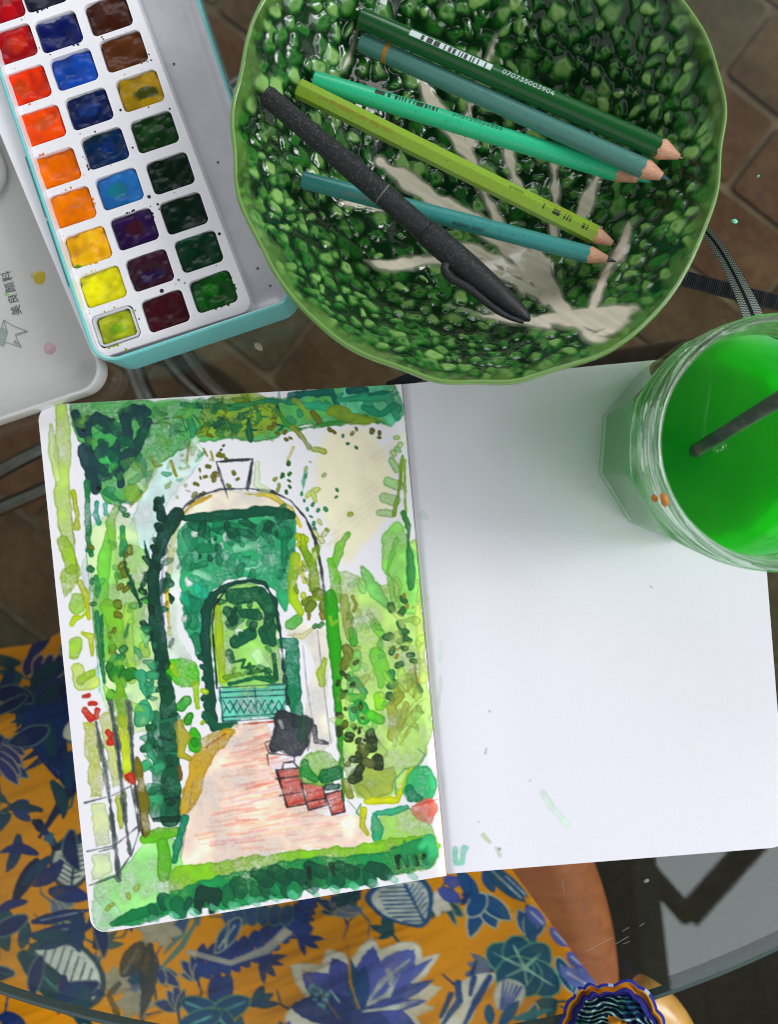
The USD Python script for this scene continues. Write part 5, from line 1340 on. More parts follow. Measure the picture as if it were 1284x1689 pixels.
# the insert: a plate with a well for every cake
PH = 0.0205
cols_px = {
    0: ([(-52, -126), (-27, -58), (2, 10), (22, 74), (45, 142), (69, 208), (94, 278), (119, 342), (145, 408), (169, 473), (192, 539)], ["", "dark brown red", "dark red", "crimson with a scarlet swirl", "vermilion", "red orange", "orange", "bright orange", "golden yellow", "lemon yellow", "olive lime"]),
    1: ([(20, -152), (46, -82), (71, -14), (97, 53), (122, 115), (147, 180), (173, 245), (197, 312), (222, 378), (247, 446), (273, 513)], ["", "", "blue black", "deep navy", "royal blue", "dark ultramarine", "dark prussian blue", "sky blue", "blackish violet", "dark plum", "dark maroon"]),
    2: ([(106, -176), (131, -106), (156, -40), (179, 25), (204, 85), (231, 150), (255, 218), (281, 286), (303, 352), (328, 415), (352, 481)], ["", "", "brick", "chocolate brown", "warm brown", "ochre with olive puddle", "bottle green", "blackish green", "dark viridian", "deep sea green", "leaf green"])}
cake_rgb = {0: [(70, 10, 15), (120, 15, 20), (150, 8, 20), (165, 14, 22), (235, 52, 10), (238, 72, 8), (246, 112, 0), (250, 126, 0), (246, 178, 14), (236, 228, 22), (172, 184, 34)],
            1: [(20, 30, 60), (15, 25, 50), (8, 14, 34), (10, 24, 88), (16, 72, 170), (9, 28, 78), (9, 42, 84), (34, 108, 178), (40, 16, 66), (50, 20, 36), (62, 14, 26)],
            2: [(130, 60, 40), (120, 50, 30), (100, 40, 30), (62, 26, 14), (90, 48, 22), (178, 142, 20), (14, 52, 16), (6, 30, 20), (6, 34, 24), (8, 50, 30), (16, 82, 22)]}
plate = Polygon(P(np.array([156, 418, 218, 180, -106, -50, 6]), np.array([594, 510, -20, -125, -45, 95, 235]), PH)[:, :2])
well = lambda px_, py_, g_: Polygon([tuple(P(px_, py_, PH)[:2] + eu * a * (0.0083 - g_) + ev * b * (0.0065 - g_)) for a, b in ((-1, -1), (1, -1), (1, 1), (-1, 1))]).buffer(-0.0021).buffer(0.0021, quad_segs=6)
holes = []
for c in cols_px:
    for px_, py_ in cols_px[c][0]:
        holes.append(well(px_, py_, 0.0))
plate = plate.buffer(-0.004).buffer(0.004, quad_segs=4).difference(unary_union(holes))
plate_mat = mat("insert_white", (0.92, 0.92, 0.96), 0.32, noise=0.06, noise_scale=40, coat_weight=0.3)
obj("insert_plate", prism(plate, Z0 + 0.0065, Z0 + PH), plate_mat, tin, smooth=False)
gr = np.random.default_rng(5)
well_mat = mat("well_white", (0.70, 0.70, 0.74), 0.4)


def cake(px_, py_, rgb, label, seed, swirl=None, low=False):
    """a lumpy, worn cake of dried paint in its well"""
    n = 44
    t = np.linspace(-1, 1, n)
    U, V = np.meshgrid(t, t, indexing="ij")
    # square to rounded square
    k = 0.30
    X = U * np.sqrt(1 - k * V ** 2 / 2)
    Y = V * np.sqrt(1 - k * U ** 2 / 2)
    sx, sy = (0.0091, 0.0073) if not low else (0.0078, 0.0060)
    q = np.stack([X * 3 + seed * 7.1, Y * 3, 0 * X + seed], -1)
    wob = 1 + 0.08 * (meshkit.fbm(q * 1.2, 3, seed) - 0.5) * np.maximum(abs(U), abs(V)) ** 4
    e = np.maximum(abs(U), abs(V))
    n1, n2 = meshkit.fbm(q * 0.62, 2, seed + 3) - 0.5, meshkit.fbm(q * 2.3, 3, seed + 4) - 0.5
    z = PH - 0.0008 + 0.0026 * n1 + 0.0002 * n2 - 0.0022 * smooth01(0.82, 1.0, e) + gr.choice([-1.0, 1.0]) * 0.0014 * np.exp(-((X - 0.1) ** 2 + (Y + 0.1) ** 2) / 0.12)
    z = np.minimum(z, PH + 0.0009)
    xy = P(px_, py_, PH)[:2] + (X * wob * sx)[..., None] * eu + (Y * wob * sy)[..., None] * ev
    pts_ = np.concatenate([xy, (Z0 + z)[..., None]], -1)
    c0 = np.array(rgb, float)
    cc = np.clip(c0 * (1 + 0.5 * n1[..., None] + 0.10 * n2[..., None]), 0, 255)
    if swirl:
        for sxx, syy, rx, ry, sc in swirl:
            m = smooth01(1.15, 0.75, np.hypot((X - sxx) / rx, (Y - syy) / ry) + 0.9 * n1 + 0.5 * n2)[..., None]
            cc = cc * (1 - m) + np.array(sc, float) * m
    v, f = grid(pts_)
    edge_ = np.concatenate([pts_[:, 0], pts_[1:, -1], pts_[-1, -2::-1], pts_[-2:0:-1, 0]])
    low_ = edge_.copy(); low_[:, 2] = Z0 + 0.012
    v2, f2 = loft([edge_, low_])
    ring_ids = np.concatenate([np.arange(n) * n, (n - 1) * n + np.arange(1, n), np.arange(n - 2, -1, -1) * n + n - 1, np.arange(n - 2, 0, -1)])
    col2 = np.vstack([cc.reshape(-1, 3)[np.concatenate([np.arange(n) * n, (n - 1) * n + np.arange(1, n), np.arange(n - 2, -1, -1) * n + n - 1, np.arange(n - 2, 0, -1)])[:len(edge_)]]] * 2)
    cl_ = np.vstack([cc.reshape(-1, 3), col2])
    f_ok = f
    return obj("paint_cake", merge((v, f_ok), (v2, f2)), cake_mat, tin, col=lin(cl_) * 0.95, label=label)


cake_mat = vmat("dried_paint", 0.30, specular_ior_level=0.2, coat_weight=0.0, bump=0.00002, bump_scale=700)
swirls = {(0, 3): [(0.1, 0.1, 0.5, 0.5, (200, 45, 20))], (0, 2): [(0.2, -0.4, 0.4, 0.4, (190, 15, 25))], (0, 8): [(-0.7, -0.85, 0.3, 0.2, (110, 150, 20))], (0, 10): [(0, -0.15, 0.45, 0.42, (128, 176, 18)), (-0.5, 0.6, 0.5, 0.2, (200, 206, 60))], (0, 4): [(-0.3, 0.1, 0.35, 0.5, (205, 66, 20))], (0, 5): [(0.2, 0.1, 0.5, 0.45, (222, 84, 22))],
          (1, 3): [(-0.2, 0.9, 0.9, 0.25, (150, 155, 175))], (1, 5): [(0, 0, 0.5, 0.35, (18, 52, 120))], (1, 6): [(-0.1, 0.85, 0.9, 0.25, (10, 40, 52)), (0.1, 0.1, 0.3, 0.3, (10, 48, 116))], (1, 7): [(-0.1, 0.05, 0.45, 0.4, (30, 126, 146))], (1, 8): [(0, 0.1, 0.45, 0.45, (64, 22, 40))], (1, 9): [(0.1, -0.3, 0.6, 0.35, (40, 22, 70))],
          (2, 5): [(0.2, -0.2, 0.55, 0.35, (70, 74, 18))], (2, 6): [(-0.2, 0.2, 0.4, 0.4, (22, 66, 22))], (2, 9): [(-0.2, 0.85, 0.8, 0.14, (20, 110, 70))], (2, 10): [(-0.1, 0.2, 0.3, 0.3, (30, 130, 26))]}
for c in cols_px:
    for k, (px_, py_) in enumerate(cols_px[c][0]):
        name = cols_px[c][1][k]
        if py_ < -50:
            continue
        cake(px_, py_, cake_rgb[c][k], (name + " paint cake") if name else None, c * 20 + k, swirls.get((c, k)), low=(c, k) == (0, 10))
# the loose pan in the last well has a white wall of its own
o = well(192, 539, 0.0004)
obj("pan_wall", prism(o.difference(o.buffer(-0.0007)), Z0 + 0.009, Z0 + PH + 0.0006), well_mat, tin, smooth=False)
# specks of paint spilled round the wells
groups = {}
for c in cols_px:
    for k, (px_, py_) in enumerate(cols_px[c][0]):
        for _ in range(int(gr.integers(0, 3))):
            # a smear where the brush dragged paint over the edge of the well
            s = gr.choice([-1, 1]); tpar = gr.uniform(-0.9, 0.9)
            along, out_ = (eu, ev) if gr.random() < 0.7 else (ev, eu)
            ext = (0.0078, 0.0065) if along is eu else (0.0062, 0.0083)
            p0_ = P(px_, py_, PH)[:2] + along * tpar * ext[0] + out_ * s * ext[1]
            n_ = gr.integers(3, 7)
            sm = unary_union([Point(*(p0_ + along * gr.normal(0, 0.0016) + out_ * s * abs(gr.normal(0, 0.00022)))).buffer(gr.uniform(0.0002, 0.00055), quad_segs=4) for _ in range(n_)])
            sm = sm.intersection(plate)
            if not sm.is_empty and sm.area > 1e-9:
                groups.setdefault((c, k), []).extend([g_ for g_ in getattr(sm, "geoms", [sm]) if g_.geom_type == "Polygon"])
for c in cols_px:
    for k, (px_, py_) in enumerate(cols_px[c][0]):
        for _ in range(int(gr.integers(0, 5))):
            s = gr.choice([-1, 1]); tpar = gr.uniform(-1, 1)
            if gr.random() < 0.65:
                d = (eu * tpar * 0.0079 + ev * s * (0.0069 + gr.exponential(0.0005)))
            else:
                d = (eu * s * (0.0088 + gr.exponential(0.0006)) + ev * tpar * 0.006)
            q = P(px_, py_, PH)[:2] + d
            blob = Point(*q).buffer(gr.uniform(0.00008, 0.00038), quad_segs=3)
            if plate.contains(blob):
                groups.setdefault((c, k), []).append(blob)
for (px_, py_, r, key) in ((113, 442, 0.0005, (2, 10)), (137, 505, 0.0006, (2, 10)), (132, 494, 0.0005, (0, 10)), (208, 577, 0.0005, (0, 10)), (246, 325, 0.0007, (1, 5)), (219, 244, 0.0004, (2, 7)), (199, 182, 0.0005, (2, 7)), (280, 180, 0.0004, (2, 7)), (362, 386, 0.0006, (2, 7)), (295, 462, 0.0004, (2, 7)), (305, 467, 0.0003, (2, 7)), (117, 310, 0.0004, (0, 6)), (267, 480, 0.0008, (1, 8))):
    groups.setdefault(key, []).append(Point(*P(px_, py_, PH)[:2]).buffer(r, quad_segs=4))
for (c, k), bl in sorted(groups.items()):
    tag(obj("paint_speck", prism(unary_union(bl), Z0 + PH, Z0 + PH + 0.00008), mat("speck_%d_%d" % (c, k), tuple(lin(cake_rgb[c][k]) * 0.9), 0.5), tin, smooth=False), kind="stuff")
# small dark stains in the empty side channel
for px_, py_ in ((424, 441), (358, 265), (285, 102), (445, 470)):
    obj("stain", prism(Point(*P(px_, py_, 0.007)[:2]).buffer(0.0005), Z0 + 0.0053, Z0 + 0.0054), mat("stain_dark", (0.12, 0.12, 0.10), 0.6), tin, smooth=False)

# the open lid, lying flat on the left
LB = (-0.0865, -0.0045, -0.0022, 0.2005, 0.0105)
lr = lambda i, z: rrect(*LB, i, z)
lid_mat = mat("lid_white", (0.56, 0.56, 0.55), 0.28, noise=0.10, noise_scale=25, coat_weight=0.3)
obj("lid", loft([lr(0.006, 0.0003), lr(0.002, 0.0012), lr(0.0, 0.004), lr(0.0, 0.0118), lr(0.0004, 0.0124), lr(0.0012, 0.0124), lr(0.0016, 0.0118), lr(0.0024, 0.0060), lr(0.0045, 0.0032), lr(0.009, 0.0020), lr(0.016, 0.0017), lr(0.022, 0.0016)], True, True), lid_mat, tin, smooth=50)
# a moulded step divides the lid's palette (top left of the picture)
LZ = 0.0017
rid = [P(-60, 330, 0.003), P(-10, 318, 0.003), P(5, 290, 0.003), P(-6, 250, 0.003), P(-30, 180, 0.003)]
obj("palette_ridge", tube(spline(rid, 40), 0.0016, 10), lid_mat, tin)
ink = mat("lid_print", (0.10, 0.11, 0.11), 0.6)
CJK = [[[[6,-1],[21,3],[26,7],[27,10],[8,11],[8,15],[29,15],[30,18],[30,20],[6,20],[6,24],[31,24],[31,29],[12,29],[12,33],[31,33],[31,38],[9,38],[9,42],[20,42],[19,47],[17,48],[17,50],[19,51],[23,49],[26,42],[40,42],[44,51],[49,50],[46,42],[57,42],[57,38],[35,38],[35,33],[55,33],[55,30],[54,29],[35,29],[35,24],[60,24],[60,20],[35,20],[34,15],[59,15],[59,11],[38,10],[44,4],[50,1],[59,0],[60,-1],[59,-4],[55,-5],[42,0],[33,9],[31,6],[25,0],[21,-2],[7,-5]]],[[[77,-3],[80,3],[80,45],[97,45],[96,51],[101,51],[102,45],[119,45],[119,18],[122,17],[123,15],[111,6],[117,2],[126,0],[125,-3],[120,-4],[107,2],[97,12],[94,19],[84,19],[84,1],[99,5],[99,0],[88,-2],[81,-5]],[[99,19],[100,15],[107,10],[116,15],[118,19]],[[84,24],[114,23],[114,30],[84,30]],[[84,34],[114,34],[114,41],[84,41]]],[[[137,-3],[140,7],[140,33],[145,33],[143,41],[139,41],[139,45],[150,45],[149,48],[150,51],[153,51],[155,45],[166,45],[166,47],[192,47],[192,43],[181,43],[179,39],[179,37],[190,37],[190,8],[186,8],[186,34],[171,34],[171,8],[167,8],[167,37],[175,37],[176,43],[165,43],[165,41],[162,41],[162,38],[160,34],[165,33],[165,29],[161,29],[162,25],[150,18],[146,18],[146,20],[144,20],[144,11],[153,14],[159,20],[163,19],[163,17],[150,8],[146,7],[146,9],[144,9],[142,0],[152,3],[153,5],[158,7],[160,11],[164,10],[164,7],[149,-3],[145,-3],[142,-1],[140,-5]],[[144,21],[152,23],[153,25],[157,26],[158,29],[144,29]],[[147,41],[150,33],[155,33],[158,41]]],[[[180,3],[181,7],[184,6],[192,-1],[192,-4],[189,-5],[187,-1]]],[[[161,-3],[163,-1],[170,1],[173,4],[176,11],[177,31],[180,31],[180,12],[177,3],[172,-2],[166,-5],[163,-5]]],[[[227,12],[246,15],[247,16],[247,51],[251,51],[251,17],[258,18],[259,16],[259,13],[251,12],[251,-5],[247,-5],[247,11],[228,8]]],[[[232,43],[233,46],[236,46],[244,38],[240,36],[235,42]]],[[[203,8],[205,9],[212,24],[212,26],[204,26],[204,30],[213,30],[213,51],[218,51],[218,30],[228,30],[229,29],[230,31],[232,31],[239,27],[241,23],[238,21],[229,28],[228,26],[218,26],[218,24],[227,13],[225,12],[225,10],[223,10],[220,17],[218,17],[218,-5],[213,-5],[213,15],[211,15],[211,12],[206,3],[204,4]]],[[[220,33],[222,39],[223,47],[227,47],[227,43],[223,32]]],[[[204,45],[205,47],[208,47],[211,33],[207,33],[207,38]]]]
sc = 0.0052 / 66
o3 = P(27, 522, LZ)
ta = math.radians(90 + 15.5)
tu, tv = np.array([math.cos(ta), math.sin(ta)]), np.array([-math.sin(ta), math.cos(ta)])
gl = []
for ringset in CJK:
    tr_ = lambda rg: [tuple(o3[:2] + tu * (x * sc * 0.93) + tv * ((y - 30) * sc * 0.95)) for x, y in rg]
    gl.append(Polygon(tr_(ringset[0]), [tr_(h_) for h_ in ringset[1:]]).buffer(0))
obj("lettering", prism(unary_union(gl), Z0 + LZ, Z0 + LZ + 0.00008), ink, tin, smooth=False)
grey_ink = mat("lid_print_grey", (0.22, 0.26, 0.25), 0.6)
Lp = lambda pts_, w_: LineString([tuple(P(x, y, LZ)[:2]) for x, y in pts_]).buffer(w_)
star = [Lp(q, 0.00014) for q in ([(6, 528), (22, 538), (46, 547), (26, 554), (30, 563), (35, 573), (10, 565)], [(6, 528), (3, 540), (9, 545)], [(9, 545), (12, 548), (6, 528)], [(-10, 556), (4, 540)])]
star += [Lp([(25 + i * 3, 553 - i), (27 + i * 3, 550 - i * .8)], 0.00008) for i in range(6)] + [Lp([(22 + i * 2, 566 + i * .8), (26 + i * 1.6, 561 + i * 1.6)], 0.00008) for i in range(6)]
obj("star_drawing", prism(unary_union(star), Z0 + LZ, Z0 + LZ + 0.00008), grey_ink, tin, smooth=False)
fill = Polygon([tuple(P(x, y, LZ)[:2]) for x, y in ((-6, 548), (2, 541), (13, 548), (7, 572), (-6, 568))])
obj("star_drawing", prism(fill, Z0 + LZ, Z0 + LZ + 0.00007), mat("lid_print_fill", (0.26, 0.31, 0.30), 0.6), tin, smooth=False)


def drop(px_, py_, r, c, hgt, name="paint_drop", seed=0, label=None, squash=1.0):
    m = trimesh.creation.icosphere(subdivisions=3, radius=1)
    v = np.array(m.vertices)
    v = v[:, :] * (1 + 0.25 * (meshkit.noise(v * 1.5 + seed, seed)[:, None] - 0.5)) * [r, r * squash, hgt]
    ctr_ = P(px_, py_, LZ)
    return obj(name, (v + ctr_, m.faces), c, tin, label=label)


drop(67, 458, 0.0028, mat("drop_yellow", tuple(lin((196, 172, 60))), 0.25), 0.00022, seed=4, label="yellow paint drop on the lid")
drop(57, 454, 0.0018, mat("drop_yellow_pale", tuple(lin((205, 190, 120))), 0.25), 0.00020, seed=9, squash=0.6)
drop(82, 575, 0.0024, mat("drop_pink", tuple(lin((190, 160, 168))), 0.4), 0.00016, seed=6, label="faded pink paint drop on the lid")
drop(69, 632, 0.0004, mat("drop_grey", (0.25, 0.25, 0.23), 0.4), 0.0002, seed=2)
drop(71, 645, 0.0005, mat("drop_green", (0.03, 0.12, 0.05), 0.4), 0.0002, seed=3)
drop(11, 485, 0.0008, mat("drop_lime", (0.25, 0.5, 0.12), 0.4), 0.0001, seed=5)

# ================================================================ JAR OF PAINT WATER
JB = 0.0066
jc = P(1290, 730, 0.0785)[:2]
NJ = 240
jt = np.linspace(0, 2 * np.pi, NJ, endpoint=False)
NF, T0 = 10, math.radians(175.5)
face = math.cos(math.pi / NF) / np.cos((jt - T0 + math.pi / NF) % (2 * math.pi / NF) - math.pi / NF)


def jring(z, r, blend):
    k = r * (1 + (face / face.max() - 1) * blend)
    return np.stack([jc[0] + k * np.cos(jt), jc[1] + k * np.sin(jt), np.full(NJ, Z0 + JB + z)], -1)


outer = [(0.0006, 0.0, 1), (0.0, 0.028, 1), (0.0003, 0.0345, 1), (0.0015, 0.0366, 1), (0.004, 0.0375, 1), (0.025, 0.0392, 1), (0.0455, 0.0408, 1), (0.0475, 0.0409, 0.9), (0.0505, 0.0404, 0.45), (0.0535, 0.0394, 0.1), (0.0555, 0.0388, 0), (0.0570, 0.0388, 0), (0.0580, 0.0396, 0), (0.0590, 0.0403, 0), (0.0602, 0.0403, 0), (0.0612, 0.0395, 0), (0.0622, 0.0389, 0), (0.0634, 0.0389, 0), (0.0642, 0.0396, 0), (0.0650, 0.0402, 0), (0.0660, 0.0402, 0), (0.0668, 0.0395, 0), (0.0676, 0.0389, 0), (0.0690, 0.0389, 0), (0.0698, 0.0396, 0), (0.0706, 0.0399, 0), (0.0714, 0.0398, 0), (0.0720, 0.0391, 0), (0.0722, 0.0382, 0), (0.0720, 0.0373, 0), (0.0714, 0.0366, 0), (0.0700, 0.0362, 0)]
inner_p = [(0.056, 0.0360, 0), (0.052, 0.0372, 0.2), (0.0488, 0.0392, 0.6), (0.0455, 0.0400, 0.95), (0.025, 0.0385, 1), (0.004, 0.0367, 1), (0.0024, 0.0356, 1), (0.0018, 0.030, 1), (0.0016, 0.0, 1)]
jar_glass = usdkit.material(stage, "/World/Looks/jar_glass", {
    "r": ("glass_bsdf", {"color": (0.97, 0.99, 0.975), "roughness": 0.0, "IOR": 1.48}),
    "t": ("transparent_bsdf", {"color": (0.93, 0.97, 0.94)}), "m": ("mix_closure", {"fac": 0.14})},
    [("r.BSDF", "m.closure1"), ("t.BSDF", "m.closure2")], surface="m.closure")
jar = thing("glass_jar", "faceted clear glass jar of green paint water standing on the blank page", "jar")
jar_wall = usdkit.material(stage, "/World/Looks/jar_wall_glass", {
    "lw": ("layer_weight", {"blend": 0.5}), "pw": ("math", {"math_type": "power", "value2": 5.0}), "f": ("math", {"math_type": "multiply_add", "value2": 0.96, "value3": 0.04}), "t": ("transparent_bsdf", {"color": (0.95, 0.985, 0.955)}), "g": ("glossy_bsdf", {"roughness": 0.02}), "m": ("mix_closure", {})},
    [("lw.facing", "pw.value1"), ("pw.value", "f.value1"), ("f.value", "m.fac"), ("t.BSDF", "m.closure1"), ("g.BSDF", "m.closure2")], surface="m.closure")
base_r = [(0.0, 0.0, 1), (0.0, 0.0345, 1), (0.0004, 0.0364, 1), (0.0012, 0.0371, 1), (0.0019, 0.0366, 1), (0.0019, 0.0, 1)]
obj("glass_base", loft([jring(*p) for p in base_r]), jar_glass, jar, smooth=26)
obj("glass_body", loft([jring(*p) for p in [(0.0013, 0.0372, 1)] + outer[4:9]]), jar_wall, jar, smooth=26)
nk = outer[8:] + inner_p[:3]
obj("threaded_neck", loft([jring(*p) for p in nk + nk[:1]]), jar_glass, jar, smooth=40)
res = mat("orange_residue", tuple(lin((205, 128, 40))), 0.5)
for z, r, a0, a1 in ((0.0712, 0.0396, 203, 209), (0.0655, 0.0404, 203.5, 207), (0.0690, 0.0393, 206, 210)):
    q = [(jc[0] + r * math.cos(math.radians(a)), jc[1] + r * math.sin(math.radians(a)), Z0 + JB + z) for a in np.linspace(a0, a1, 8)]
    obj("paint_residue", tube(q, [0.0004, 0.0009, 0.0011, 0.0012, 0.0010, 0.0011, 0.0008, 0.0004], 8), res, jar)
# the water
WL = 0.0470
wat = [(0.0020, 0.0, 1), (0.0021, 0.0300, 1), (0.0030, 0.0352, 1), (0.0044, 0.0364, 1), (0.025, 0.0382, 1), (0.0445, 0.0396, 0.95), (WL + 0.0006, 0.0393, 0.8), (WL + 0.0002, 0.0386, 0.8), (WL, 0.0374, 0.8), (WL, 0.026, 0.5), (WL, 0.012, 0.3), (WL, 0.0, 0)]
rings = np.array([jring(*p) for p in wat])
for i in (8, 9, 10):
    rings[i][:, 2] += 0.00012 * np.sin(jt * 3 + i)
water_mat = usdkit.material(stage, "/World/Looks/paint_water", {
    "g": ("texture_coordinate", {}), "n": ("noise_texture", {"scale": 22.0, "detail": 2.0}),
    "r": ("rgb_ramp", {"ramp": [(0.3, (0.006, 0.16, 0.014)), (0.7, (0.024, 0.26, 0.018))]}),
    "p": ("principled_bsdf", {"roughness": 0.02, "ior": 1.33, "subsurface_weight": 1.0, "subsurface_radius": (0.15, 1.0, 0.15), "subsurface_scale": 0.05}),
    "tr": ("transparent_bsdf", {"color": (0.28, 0.74, 0.20)}), "m": ("mix_closure", {"fac": 0.20})},
    [("g.object", "n.vector"), ("n.fac", "r.fac"), ("r.color", "p.base_color"), ("p.BSDF", "m.closure1"), ("tr.BSDF", "m.closure2")], surface="m.closure")
tag(obj("paint_water", loft(rings), water_mat, smooth=40), "cloudy bright green paint water filling the faceted jar", "water")
# the brush leaning in the jar
brush = thing("paintbrush", "worn dark green paintbrush leaning in the jar of green water", "paintbrush")
A0, A1 = P(1150, 742, JB + WL), P(1300, 650, 0.0845)
d = (A1 - A0) / np.linalg.norm(A1 - A0)
handle_mat = usdkit.material(stage, "/World/Looks/worn_brush_lacquer", {
    "g": ("texture_coordinate", {}), "n": ("noise_texture", {"scale": 110.0, "detail": 6.0, "roughness": 0.7}),
    "r": ("rgb_ramp", {"ramp": [(0.30, (0.008, 0.018, 0.013)), (0.48, (0.025, 0.045, 0.033)), (0.58, (0.06, 0.085, 0.06)), (0.66, (0.16, 0.09, 0.025)), (0.8, (0.22, 0.26, 0.22))]}), "p": ("principled_bsdf", {"roughness": 0.35, "coat_weight": 0.4})},
    [("g.object", "n.vector"), ("n.fac", "r.fac"), ("r.color", "p.base_color")], surface="p.BSDF")
obj("handle", tube([A0 - d * 0.001, A0 + d * 0.03, A1, A1 + d * 0.05, A1 + d * 0.085], [0.0022, 0.0025, 0.0026, 0.0020, 0.0012], 20), handle_mat, brush)
obj("ferrule", tube([A0 - d * 0.011, A0 - d * 0.0012, A0 + d * 0.0005], [0.0022, 0.0024, 0.0025], 20), mat("ferrule_dark", (0.05, 0.10, 0.07), 0.35, metallic=0.6), brush)
obj("bristles", tube([A0 - d * 0.0105, A0 - d * 0.014, A0 - d * 0.019, A0 - d * 0.023], [0.0024, 0.0027, 0.0016, 0.0003], 16), mat("wet_bristles", (0.02, 0.06, 0.03), 0.5), brush)
bub = trimesh.creation.icosphere(subdivisions=3, radius=0.0017)
for px_, py_, s in ((1188, 738, 1.0), (1181, 742, 0.7), (1195, 735, 0.6)):
    m = bub.copy(); m.apply_scale(s); m.apply_scale([1, 1, 0.55]); m.apply_translation(P(px_, py_, JB + WL))
    obj("water_bead", m, jar_glass, brush)

# ================================================================ THE PERSON'S LAP
person = thing("person", "seated person in a yellow dress with blue flowers, lap seen through the glass", "person")
HD = -0.155
nx, ny = 520, 560
pu, pv = np.meshgrid(np.linspace(0, 1, nx), np.linspace(0, 1, ny), indexing="xy")
Xg = -360 + pu * 1300
Y0 = 1010 + 75 * np.clip((330 - Xg) / 400, 0, 1.6) ** 1.5 + 8 * np.sin(Xg / 40)
Y = Y0 + pv * (1960 - Y0)
XR = np.interp(Y, [985, 1150, 1300, 1430, 1530, 1620, 1700, 1960], [470, 640, 745, 842, 915, 982, 1010, 1010])
XL = np.interp(Y, [985, 1060, 1200, 1960], [-60, -170, -330, -360])
X = XL + (XR - XL) * pu
dr = (XR - X) * 1.0
q = np.stack([X, Y, 0 * X], -1)
fold = (meshkit.fbm(np.stack([(X * 0.35 + Y) / 34, (X - Y * 0.3) / 260, 0 * X], -1), 3, 15) - 0.5)
fold2 = (meshkit.fbm(np.stack([(X * 0.5 + Y) / 14, (X - Y * 0.5) / 150, 0 * X], -1), 2, 25) - 0.5)
hh = HD - 0.016 * np.cos((X - 330 - (Y - 1300) * 0.12) / 620 * 2 * np.pi) * 0.9
hh += 0.007 * fold + 0.0012 * fold2
hh -= 0.055 * smooth01(70, 0, dr) ** 2
hh -= 0.20 * smooth01(150, 0, Y - Y0) ** 1.6 + 0.10 * smooth01(90, 0, X - XL) ** 2
cd = Canvas(X.ravel(), Y.ravel(), (214, 140, 20), seed=13, warp=0.9)
paint_dress(cd)
w3 = P(X, Y, hh)
weave = 1 + 0.10 * (meshkit.noise(np.stack([X.ravel() / 2.0, Y.ravel() / 2.0, 0 * X.ravel()], -1), 4) - 0.5)
cloth = vmat("printed_cotton", 0.85, specular_ior_level=0.03, bump=0.00015, bump_scale=1800)
v, f = grid(w3)
obj("dress", (v, f[:, ::-1]), cloth, person, col=cd.linear(0.9) * weave[:, None])
# the body under the cloth: hips and two thighs in one skin
import manifold3d as m3


def ball(c, r):
    s = trimesh.creation.icosphere(subdivisions=2, radius=r)
    s.apply_translation(c)
    return s


def bone(a, ra_, b, rb_):
    h = trimesh.util.concatenate([ball(a, ra_), ball(b, rb_)]).convex_hull
    return m3.Manifold(m3.Mesh(np.asarray(h.vertices, np.float32), np.asarray(h.faces, np.uint32)))


zt = Z0 + HD
hipL, hipR = np.array([-0.17, -0.50, zt - 0.10]), np.array([0.02, -0.50, zt - 0.10])
kneeL, kneeR = np.array([-0.15, -0.24, zt - 0.13]), np.array([0.0, -0.22, zt - 0.13])
body = bone(hipL, 0.080, hipR, 0.080) + bone(hipL, 0.078, kneeL, 0.052) + bone(hipR, 0.078, kneeR, 0.052) + bone(kneeL, 0.050, kneeL + [0, 0.02, -0.36], 0.036) + bone(kneeR, 0.050, kneeR + [0, 0.02, -0.36], 0.036)
mm = body.refine_to_length(0.02).to_mesh()
tm = trimesh.Trimesh(mm.vert_properties[:, :3], mm.tri_verts, process=False)
trimesh.smoothing.filter_taubin(tm, iterations=8)
obj("body", tm, mat("skin", (0.42, 0.22, 0.14), 0.5), person, smooth=True)
# the end of a puffed sleeve, resting over the rim of the glass
na, nr = 460, 170
aa = np.linspace(0, 2 * np.pi, na, endpoint=False)
ctrp = np.array([1014.0, 1716.0])
topside = smooth01(-0.25, 0.25, np.sin(aa))
scal = 0.45 + 0.9 * meshkit.noise(np.stack([np.cos(aa) * 2.2 + 5, np.sin(aa) * 2.2, 0 * aa], -1), 6)
rx = 90 + (3.6 * np.abs(np.sin(aa * 9 + np.sin(aa * 3))) + 5 * (scal - 0.9)) * topside * scal
ry = np.where(np.sin(aa) > 0, 98 + 6.5 * np.abs(np.sin(aa * 9 + np.sin(aa * 3))) * scal + 7 * np.cos(aa * 5 + 1), 210)
rs = np.linspace(0, 1, nr)
PXs = ctrp[0] + np.outer(rs, rx * np.cos(aa)) - 6 * np.outer(rs, np.sin(aa))
PYs = ctrp[1] - np.outer(rs, ry * np.sin(aa))
rr2 = rs[:, None] * np.ones(na)
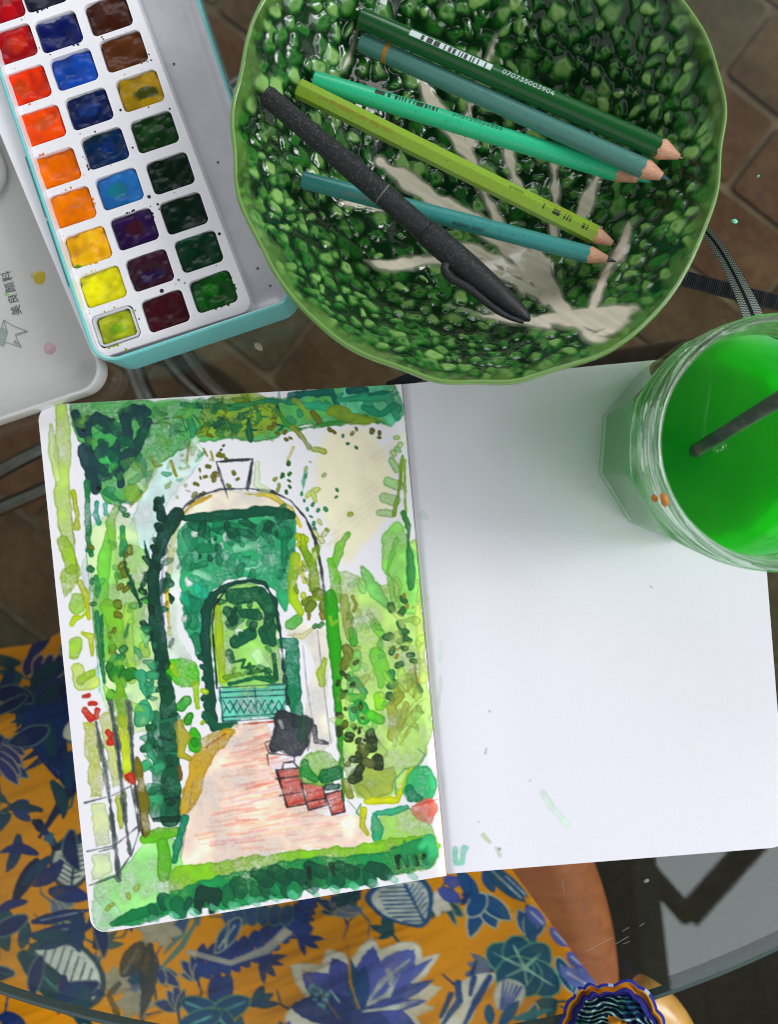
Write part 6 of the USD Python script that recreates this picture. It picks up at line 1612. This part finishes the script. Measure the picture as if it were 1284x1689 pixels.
hz_ = 0.016 - 0.013 * rr2 ** 2.2 + 0.0016 * np.sin(rr2 * 34 + 2.0 * np.sin(aa * 3)[None]) * smooth01(0.1, 0.3, rr2) * smooth01(1.0, 0.85, rr2) + 0.0022 * smooth01(0.86, 0.95, rr2)
top = P(PXs, PYs, hz_)
bot = P(PXs, PYs, np.minimum(hz_ - 0.003, 0.0012 + 0 * hz_))
cs = Canvas(PXs.ravel(), PYs.ravel(), (190, 124, 34), seed=19, warp=0.5)
u_, a_ = rr2.ravel(), np.tile(aa, nr)
wv = meshkit.fbm(np.stack([PXs.ravel() / 26, PYs.ravel() / 26, 0 * u_], -1), 3, 44) - 0.5
ringv = np.sin(u_ * 46 + wv * 9 + 1.5 * np.sin(a_ * 2))
c3 = np.tile(np.array([196.0, 130, 36]), (len(u_), 1))
dx_, dy_ = PXs.ravel() - 1014, PYs.ravel() - 1716
inner_m = u_ < 0.80 + 0.10 * wv
c3[inner_m] = (18, 30, 58)
arcs_ = np.hypot(dx_ * 0.8 + 20, dy_ - 46) + 16 * wv + 4 * np.sin(dx_ / 9)
st_ = np.sin(arcs_ * 0.78)
hl = inner_m & (st_ > 0.30)
c3[hl] = np.where((dx_[hl] + 30 * wv[hl] < 8)[:, None], np.array([58, 128, 96.0]), np.array([40, 84, 110.0]))
c3[inner_m & (st_ > 0.72) & (wv > -0.12)] = (158, 190, 184)
c3[inner_m & (wv > 0.11) & (dx_ > -10)] = (204, 140, 40)
band = (u_ > 0.76 + 0.10 * wv) & (u_ < 0.86 + 0.05 * wv)
c3[band & (wv < 0.10)] = (50, 48, 128)
c3[(u_ > 0.945)] = (46, 56, 146)
c3[(u_ > 0.945) & (np.sin(a_ * 9) > 0.9)] = (176, 186, 210)
v1, f1 = loft(top)
v2, f2 = loft(bot)
n1 = len(v1)
side_f = loft([top[-1], bot[-1]])
sl = merge((v1, f1[:, ::-1]), (v2, f2), side_f)
sc_ = np.vstack([lin(c3), lin(c3), np.tile(lin((44, 50, 140)), (2 * na, 1))])
obj("sleeve", sl, cloth, person, col=sc_)
